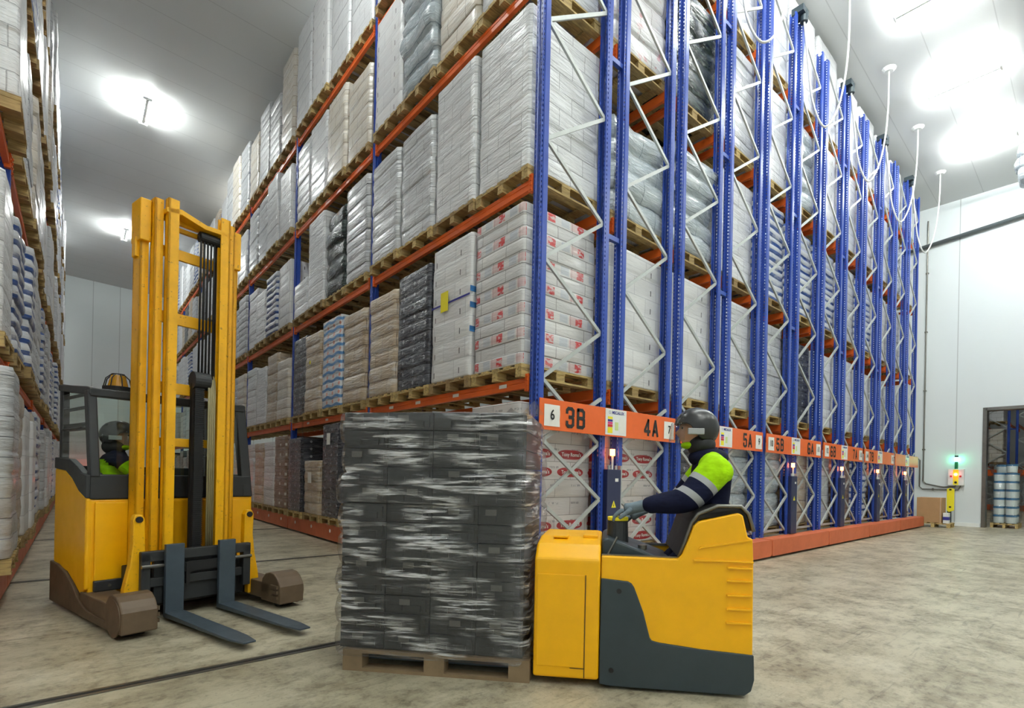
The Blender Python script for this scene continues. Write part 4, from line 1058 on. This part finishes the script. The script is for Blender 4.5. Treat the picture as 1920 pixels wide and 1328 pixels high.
sk=[(1.98,.03),(1.98,.42),(1.75,.41),(1.5,.36),(1.3,.28),(1.15,.19),(1.0,.13),(.85,.10),(.3,.09),(.3,.03)]
rp(MB().prism(sk,-.735,-.69,'x'),'side_skirt',M['rust'],bevel=.008)
rp(MB().prism(sk,.69,.735,'x'),'side_skirt',M['rust'],bevel=.008)
rp(MB().box(-.69,.69,1.0,1.97,.06,.2),'chassis',M['char'])
for sx in (-1,1):
    a=-.72 if sx<0 else .50; 
    arm=rp(MB().box(a,a+.22,.2,1.1,.07,.235),'support_arm',M['rust'],bevel=.01)
    # fairing with rounded top over the load wheel
    prof=[(.0,.05),(.0,.22),(.02,.25),(.06,.30),(.12,.335),(.2,.345),(.28,.325),(.34,.27),(.36,.2),(.36,.05)]
    a0=-.745 if sx<0 else .50
    w=MB().prism(prof,a0,a0+.245,'x').build('wheel_fairing',M['rust'],arm,bevel=.012)
    MB().cyl((a0-.006 if sx<0 else a0+.245,.16,.16),(a0 if sx<0 else a0+.251,.16,.16),.15,24).build('fairing_disc',M['rust'],w)
    MB().cyl((a0+.06,.16,.085),(a0+.19,.16,.085),.085,20).build('load_wheel',M['black'],arm)
    for z in (.1,.15,.2): MB().box(a0+.245 if sx<0 else a0-.02,a0+.265 if sx<0 else a0,.03,.15,z,z+.03).build('guide_plate',M['rust'],arm)
b=MB(); b.cyl((-.62,1.78,.09),(-.52,1.78,.09),.09,18); b.cyl((.5,1.78,.09),(.62,1.78,.09),.09,18); rp(b,'drive_wheel',M['black'])
# cab
rp(MB().box(-.70,.70,.985,1.95,1.075,1.285) if False else MB().box(-.69,.69,.99,1.08,1.06,1.285).box(-.69,-.60,1.0,1.95,1.2,1.30).box(.60,.69,1.0,1.95,1.06,1.30),'cab_sill',M['char'],bevel=.012)
rp(MB().prism([(1.0,1.07),(1.0,1.28),(1.14,1.30),(1.3,1.36),(1.5,1.42),(1.95,1.44),(1.95,1.33),(1.6,1.31),(1.4,1.24),(1.2,1.13)],-.72,-.66,'x'),'side_trim',M['char'],bevel=.01)
def post(p0,p1,w,d,name='cab_post'):
    p0=V(p0);p1=V(p1); b=MB(); vs=[p+V((sx*w/2,sy*d/2,0)) for p in (p0,p1) for sx,sy in ((-1,-1),(1,-1),(1,1),(-1,1))]
    b.add(vs,[(0,3,2,1),(4,5,6,7),(0,1,5,4),(1,2,6,5),(2,3,7,6),(3,0,4,7)]); return rp(b,name,M['char'],bevel=.012)
post((-.655,1.03,1.26),(-.675,1.10,2.04),.07,.10); post((.66,1.03,1.06),(.60,1.10,2.04),.10,.10)
post((-.655,1.92,1.3),(-.66,1.92,2.12),.06,.08); post((.655,1.92,1.06),(.60,1.92,2.12),.08,.08)
rp(MB().prism([(1.03,2.0),(1.03,2.055),(1.1,2.075),(1.97,2.16),(1.97,2.10),(1.1,2.0)],-.70,-.62,'x').prism([(1.03,2.0),(1.03,2.055),(1.1,2.075),(1.97,2.16),(1.97,2.10),(1.1,2.0)],.54,.64,'x').box(-.69,.63,1.03,1.13,1.985,2.06).box(-.69,.63,1.88,1.97,2.09,2.16).box(-.69,.63,1.4,1.46,2.05,2.10),'roof_frame',M['char'],bevel=.01)
rp(MB().add([(-.63,1.12,2.045),(.56,1.12,2.045),(.56,1.9,2.125),(-.63,1.9,2.125)],[(0,1,2,3)]),'roof_glass',M['glass'])
rp(MB().box(-.63,.60,1.045,1.05,1.28,2.0),'windscreen',M['glass'])
rp(MB().box(-.685,-.68,1.1,1.9,1.42,2.05),'side_window',M['glass'])
rp(MB().box(-.62,.62,1.94,1.945,1.35,2.1),'rear_window',M['glass'])
rp(MB().box(-.675,-.665,1.2,1.88,1.72,1.76).box(-.675,-.665,1.2,1.88,1.88,1.91).box(-.675,-.665,1.2,1.88,2.0,2.03),'window_bar',M['char'])
rp(MB().box(-.69,-.60,1.3,1.92,1.7,1.72).box(.45,.60,1.5,1.9,1.05,1.5).box(-.6,.6,1.75,1.93,1.0,1.36),'seat_back',M['char'],bevel=.03)
# beacon
bc=rp(MB().cyl((-.33,1.6,2.12),(-.33,1.6,2.16),.125,20),'beacon_base',M['black'])
MB().cyl((-.33,1.6,2.16),(-.33,1.6,2.275),.085,20,.06).build('beacon_lens',M['amber'],bc)
b=MB()
for k in range(8):
    a=2*pi*k/8; b.tube([(-.33+.12*cos(a),1.6+.12*sin(a),2.15),(-.33+.10*cos(a),1.6+.10*sin(a),2.24),(-.33+.05*cos(a),1.6+.05*sin(a),2.29)],.005,6)
b.tube([(-.33+.05*cos(2*pi*k/12),1.6+.05*sin(2*pi*k/12),2.29) for k in range(13)],.005,6); b.build('beacon_guard',M['black'],bc)
# mast: three nested stages
def rail(x0,x1,y0,y1,z0,z1,sx,name='mast_rail'):
    t=.016 # I-shaped rail, open to the inside
    b=MB()
    b.box(x0,x1,y0,y0+t,z0,z1); b.box(x0,x1,y1-t,y1,z0,z1)
    if sx<0: b.box(x0,x0+t,y0,y1,z0,z1)
    else: b.box(x1-t,x1,y0,y1,z0,z1)
    return rp(b,name,M['mast'])
for sx in (-1,1):
    q=lambda a,b_: (a,b_) if sx<0 else (-b_,-a)
    x=q(-.42,-.355); rail(x[0],x[1],.80,.97,.12,3.60,sx,'outer_rail')
    x=q(-.345,-.277); rail(x[0],x[1],.70,.80,.15,3.82,sx,'middle_rail')
    x=q(-.266,-.18); rail(x[0],x[1],.62,.70,.14,3.83,sx,'inner_rail')
    x=q(-.435,-.35); rp(MB().box(x[0],x[1],.76,.98,3.42,3.80),'mast_head',M['mast'],bevel=.008)
    x=q(-.445,-.40); rp(MB().box(x[0],x[1],.84,.93,3.28,3.46),'mast_stop',M['mast'],bevel=.008)
rp(MB().box(-.30,.30,.74,.78,3.66,3.72).box(-.16,.2,.76,.80,3.60,3.64),'top_crossbar',M['mast'],bevel=.004)
rp(MB().prism([(-.28,3.735),(-.16,3.76),(.05,3.70),(.20,3.705),(.28,3.68),(.28,3.65),(.18,3.66),(.04,3.655),(-.16,3.71),(-.28,3.69)],.62,.74,'y'),'top_yoke',M['mast'],bevel=.004)
for z0,z1 in ((3.34,3.44),(2.72,2.83),(2.06,2.165),(1.56,1.64)):
    rp(MB().box(-.30,.30,.78,.81,z0,z1),'crossbar',M['mast'],bevel=.004)
# centre lift cylinder with ribbed guide, hoses and chains
b=MB(); b.cyl((.04,.74,.55),(.04,.74,2.18),.055,16); rp(b,'lift_cylinder',M['black'])
b=MB(); 
for k in range(80): b.box(.0,.085,.675,.70,.58+k*.0195,.588+k*.0195)
b.box(.005,.08,.685,.72,.55,2.15); rp(b,'hose_chain',M['black'])
rp(MB().cyl((-.01,.72,2.21),(.13,.72,2.21),.085,20),'chain_pulley',M['char'])
for k in range(4):
    x=.115+k*.018; rp(MB().tube([(x,.66,.55),(x,.66,2.1),(x+.002,.68,2.22),(x+.004,.72,2.27)],.009,8),'hose',M['hose'],smooth=True)
for k in range(5):
    x=.03+k*.03; rp(MB().tube([(x-.02,.70,3.62),(x,.685,3.55),(x,.69,2.2)],.0095,8),'hydraulic_hose',M['black'],smooth=True)
rp(MB().box(.19,.24,.71,.80,.5,3.66),'chain_guard',M['black'])
rp(MB().box(.03,.18,.67,.71,3.56,3.64).cyl((.02,.70,3.60),(.2,.70,3.60),.05,16),'hose_pulley',M['black'])
rp(MB().cyl((-.40,.805,2.24),(-.406,.805,2.24),.001,8) if False else MB().box(-.407,-.405,.86,.90,2.2,2.28),'warning_sticker',M['redp'])
# fork carriage and forks
cg=rp(MB().box(-.47,.45,.47,.53,.53,.62).box(-.47,-.40,.47,.55,.2,.6).box(.38,.45,.47,.55,.2,.6).box(-.40,.38,.49,.54,.30,.38).box(-.36,.34,.52,.58,.14,.56),'fork_carriage',M['char'],bevel=.006)
for xa_,xb_ in ((-.47,-.2),(.25,.45)): MB().cyl((xa_,.46,.49),(xb_,.46,.49),.016,10).build('side_shift_rod',M['steel'],cg)
MB().box(-.14,.14,.46,.5,.41,.5).box(-.13,-.10,.45,.5,.3,.5).build('carriage_bracket',M['black'],cg)
for fx in (-.231,.209):
    b=MB(); w=.073
    b.box(fx-w,fx+w,.42,.465,.03,.675)
    # blade tapering in thickness and width to the tip
    n=8; vs=[];fs=[]
    for k in range(n+1):
        t=k/n; y=.46-1.38*t; ww=w if t<.8 else w*(1-.38*((t-.8)/.2)**2); th=.045-.032*t; zt_=.072-.006*t
        vs += [(fx-ww,y,zt_-th),(fx+ww,y,zt_-th),(fx+ww,y,zt_),(fx-ww,y,zt_)]
    for k in range(n):
        a=4*k; c_=a+4
        fs += [(a,a+1,c_+1,c_),(a+1,a+2,c_+2,c_+1),(a+2,a+3,c_+3,c_+2),(a+3,a,c_,c_+3)]
    fs += [(0,3,2,1),(4*n,4*n+1,4*n+2,4*n+3)]
    b.add(vs,fs); rp(b,'fork',M['fork'],bevel=.004)
# mast carriage side brackets
brp=[(.50,.08),(.50,.16),(.52,.32),(.58,.50),(.56,.62),(.58,.78),(.57,.92),(.61,.945),(.67,.93),(.68,.80),(.66,.6),(.70,.45),(.72,.30),(.72,.08)]
lb=[(-.52,.90),(-.50,.945),(-.45,.945),(-.43,.90),(-.425,.62),(-.455,.50),(-.45,.36),(-.475,.24),(-.475,.09),(-.55,.09),(-.585,.18),(-.575,.30),(-.535,.50),(-.515,.70)]
rp(MB().prism(lb,.52,.60,'y'),'mast_bracket',M['mast'],bevel=.01)
rp(MB().prism([(-a,b_) for a,b_ in lb][::-1],.56,.64,'y'),'mast_bracket',M['mast'],bevel=.01)
rp(MB().cyl((-.475,.51,.90),(-.475,.61,.90),.028,14).cyl((.475,.55,.90),(.475,.65,.90),.028,14),'bracket_pin',M['black'])
rp(MB().box(-.46,.46,.62,.98,.1,.45),'reach_frame',M['black'],bevel=.01)
# driver, seated behind the windscreen and looking to the right
J={'pelvis':(V((-.36,1.48,1.08)),.15),'waist':(V((-.36,1.48,1.2)),.145),'chest':(V((-.33,1.48,1.36)),.155),'upper':(V((-.31,1.48,1.46)),.12),'neck':(V((-.28,1.48,1.53)),.07),'head0':(V((-.27,1.48,1.58)),.06),
 'shN':(V((-.31,1.31,1.43)),.092),'elN':(V((-.16,1.26,1.24)),.07),'wrN':(V((.08,1.30,1.22)),.044),
 'shF':(V((-.31,1.65,1.43)),.092),'elF':(V((-.18,1.70,1.24)),.07),'wrF':(V((.08,1.62,1.22)),.044),
 'hipN':(V((-.24,1.39,1.03)),.10),'knN':(V((.12,1.38,1.02)),.075),'anN':(V((.18,1.38,.62)),.05),'hipF':(V((-.24,1.57,1.03)),.10),'knF':(V((.12,1.58,1.02)),.075),'anF':(V((.18,1.58,.62)),.05)}
B=[('pelvis','waist'),('waist','chest'),('chest','upper'),('upper','neck'),('neck','head0'),('upper','shN'),('shN','elN'),('elN','wrN'),('upper','shF'),('shF','elF'),('elF','wrF'),('pelvis','hipN'),('hipN','knN'),('knN','anN'),('pelvis','hipF'),('hipF','knF'),('knF','anF')]
me=skin_mesh(J,B); segs=[]
for a,b_ in B:
    lst=[(0,1,0)]
    if (a,b_) in (('waist','chest'),('shN','elN'),('shF','elF')): lst=[(0,1,1)] if a=='waist' else [(0,.6,1),(.6,.75,2),(.75,1,0)]
    if (a,b_)==('chest','upper'): lst=[(0,.5,1),(.5,1,0)]
    segs.append((P2:=J[a][0],J[b_][0],lst,J[a][1]*.8))
seg_mats(me,segs,[M['navy'],M['hivis'],M['reflect'],M['skin']])
HC2=V((-.255,1.47,1.65)); join_into(me,[(head_mesh(HC2,(1,-.75,0)),M['skin'])])
drv=obj('person',smooth(me)); drv.location=(RO[0]-.08*cos(RA),RO[1]-.08*sin(RA),0); drv.rotation_euler=(0,0,RA)
tag(drv,'person with hi-vis chest and visored helmet seated inside the reach truck cab','person')
helmet(drv,HC2+V((-.01,0,.02)),(1,-.75,0))
obj('glove',glove_mesh((.11,1.30,1.215),(1,.1,-.2),(0,1,0),(.2,0,-1),1.0),drv); obj('glove',glove_mesh((.11,1.62,1.215),(1,-.1,-.2),(0,-1,0),(.2,0,-1),1.0),drv)
st=rp(MB().tube([(.15,1.48+.13*cos(2*pi*k/20),1.17+.13*sin(2*pi*k/20)*.3) for k in range(21)],.014,8).cyl((.15,1.48,1.0),(.15,1.48,1.17),.03,10),'steering_wheel',M['black'])

# ------------------------------------------------------------------ camera and render settings
cam=bpy.data.cameras.new('camera'); co=bpy.data.objects.new('camera',cam); COL.objects.link(co)
m=Matrix.Identity(4)
for i in range(3):
    m[i][0]=CR[i]; m[i][1]=CU[i]; m[i][2]=-FW[i]
m[2][3]=H; co.matrix_world=m
cam.sensor_fit='HORIZONTAL'; cam.sensor_width=36; cam.lens=F*36/1920
cam.shift_x=(960-CX)/1920; cam.shift_y=(CY-664)/1920; cam.clip_end=200; cam.clip_start=.05
S.camera=co
w=bpy.data.worlds.new('world'); S.world=w; w.use_nodes=True; w.node_tree.nodes['Background'].inputs[0].default_value=(.8,.85,.9,1); w.node_tree.nodes['Background'].inputs[1].default_value=.05
vs_=S.view_settings; vs_.view_transform='Standard'; vs_.look='None'; vs_.gamma=1; vs_.use_curve_mapping=False; vs_.exposure=EXPO
cy=S.cycles; cy.use_denoising=True; cy.max_bounces=7; cy.diffuse_bounces=4; cy.glossy_bounces=3; cy.transparent_max_bounces=10; cy.transmission_bounces=3; cy.caustics_reflective=False; cy.caustics_refractive=False; cy.sample_clamp_indirect=6
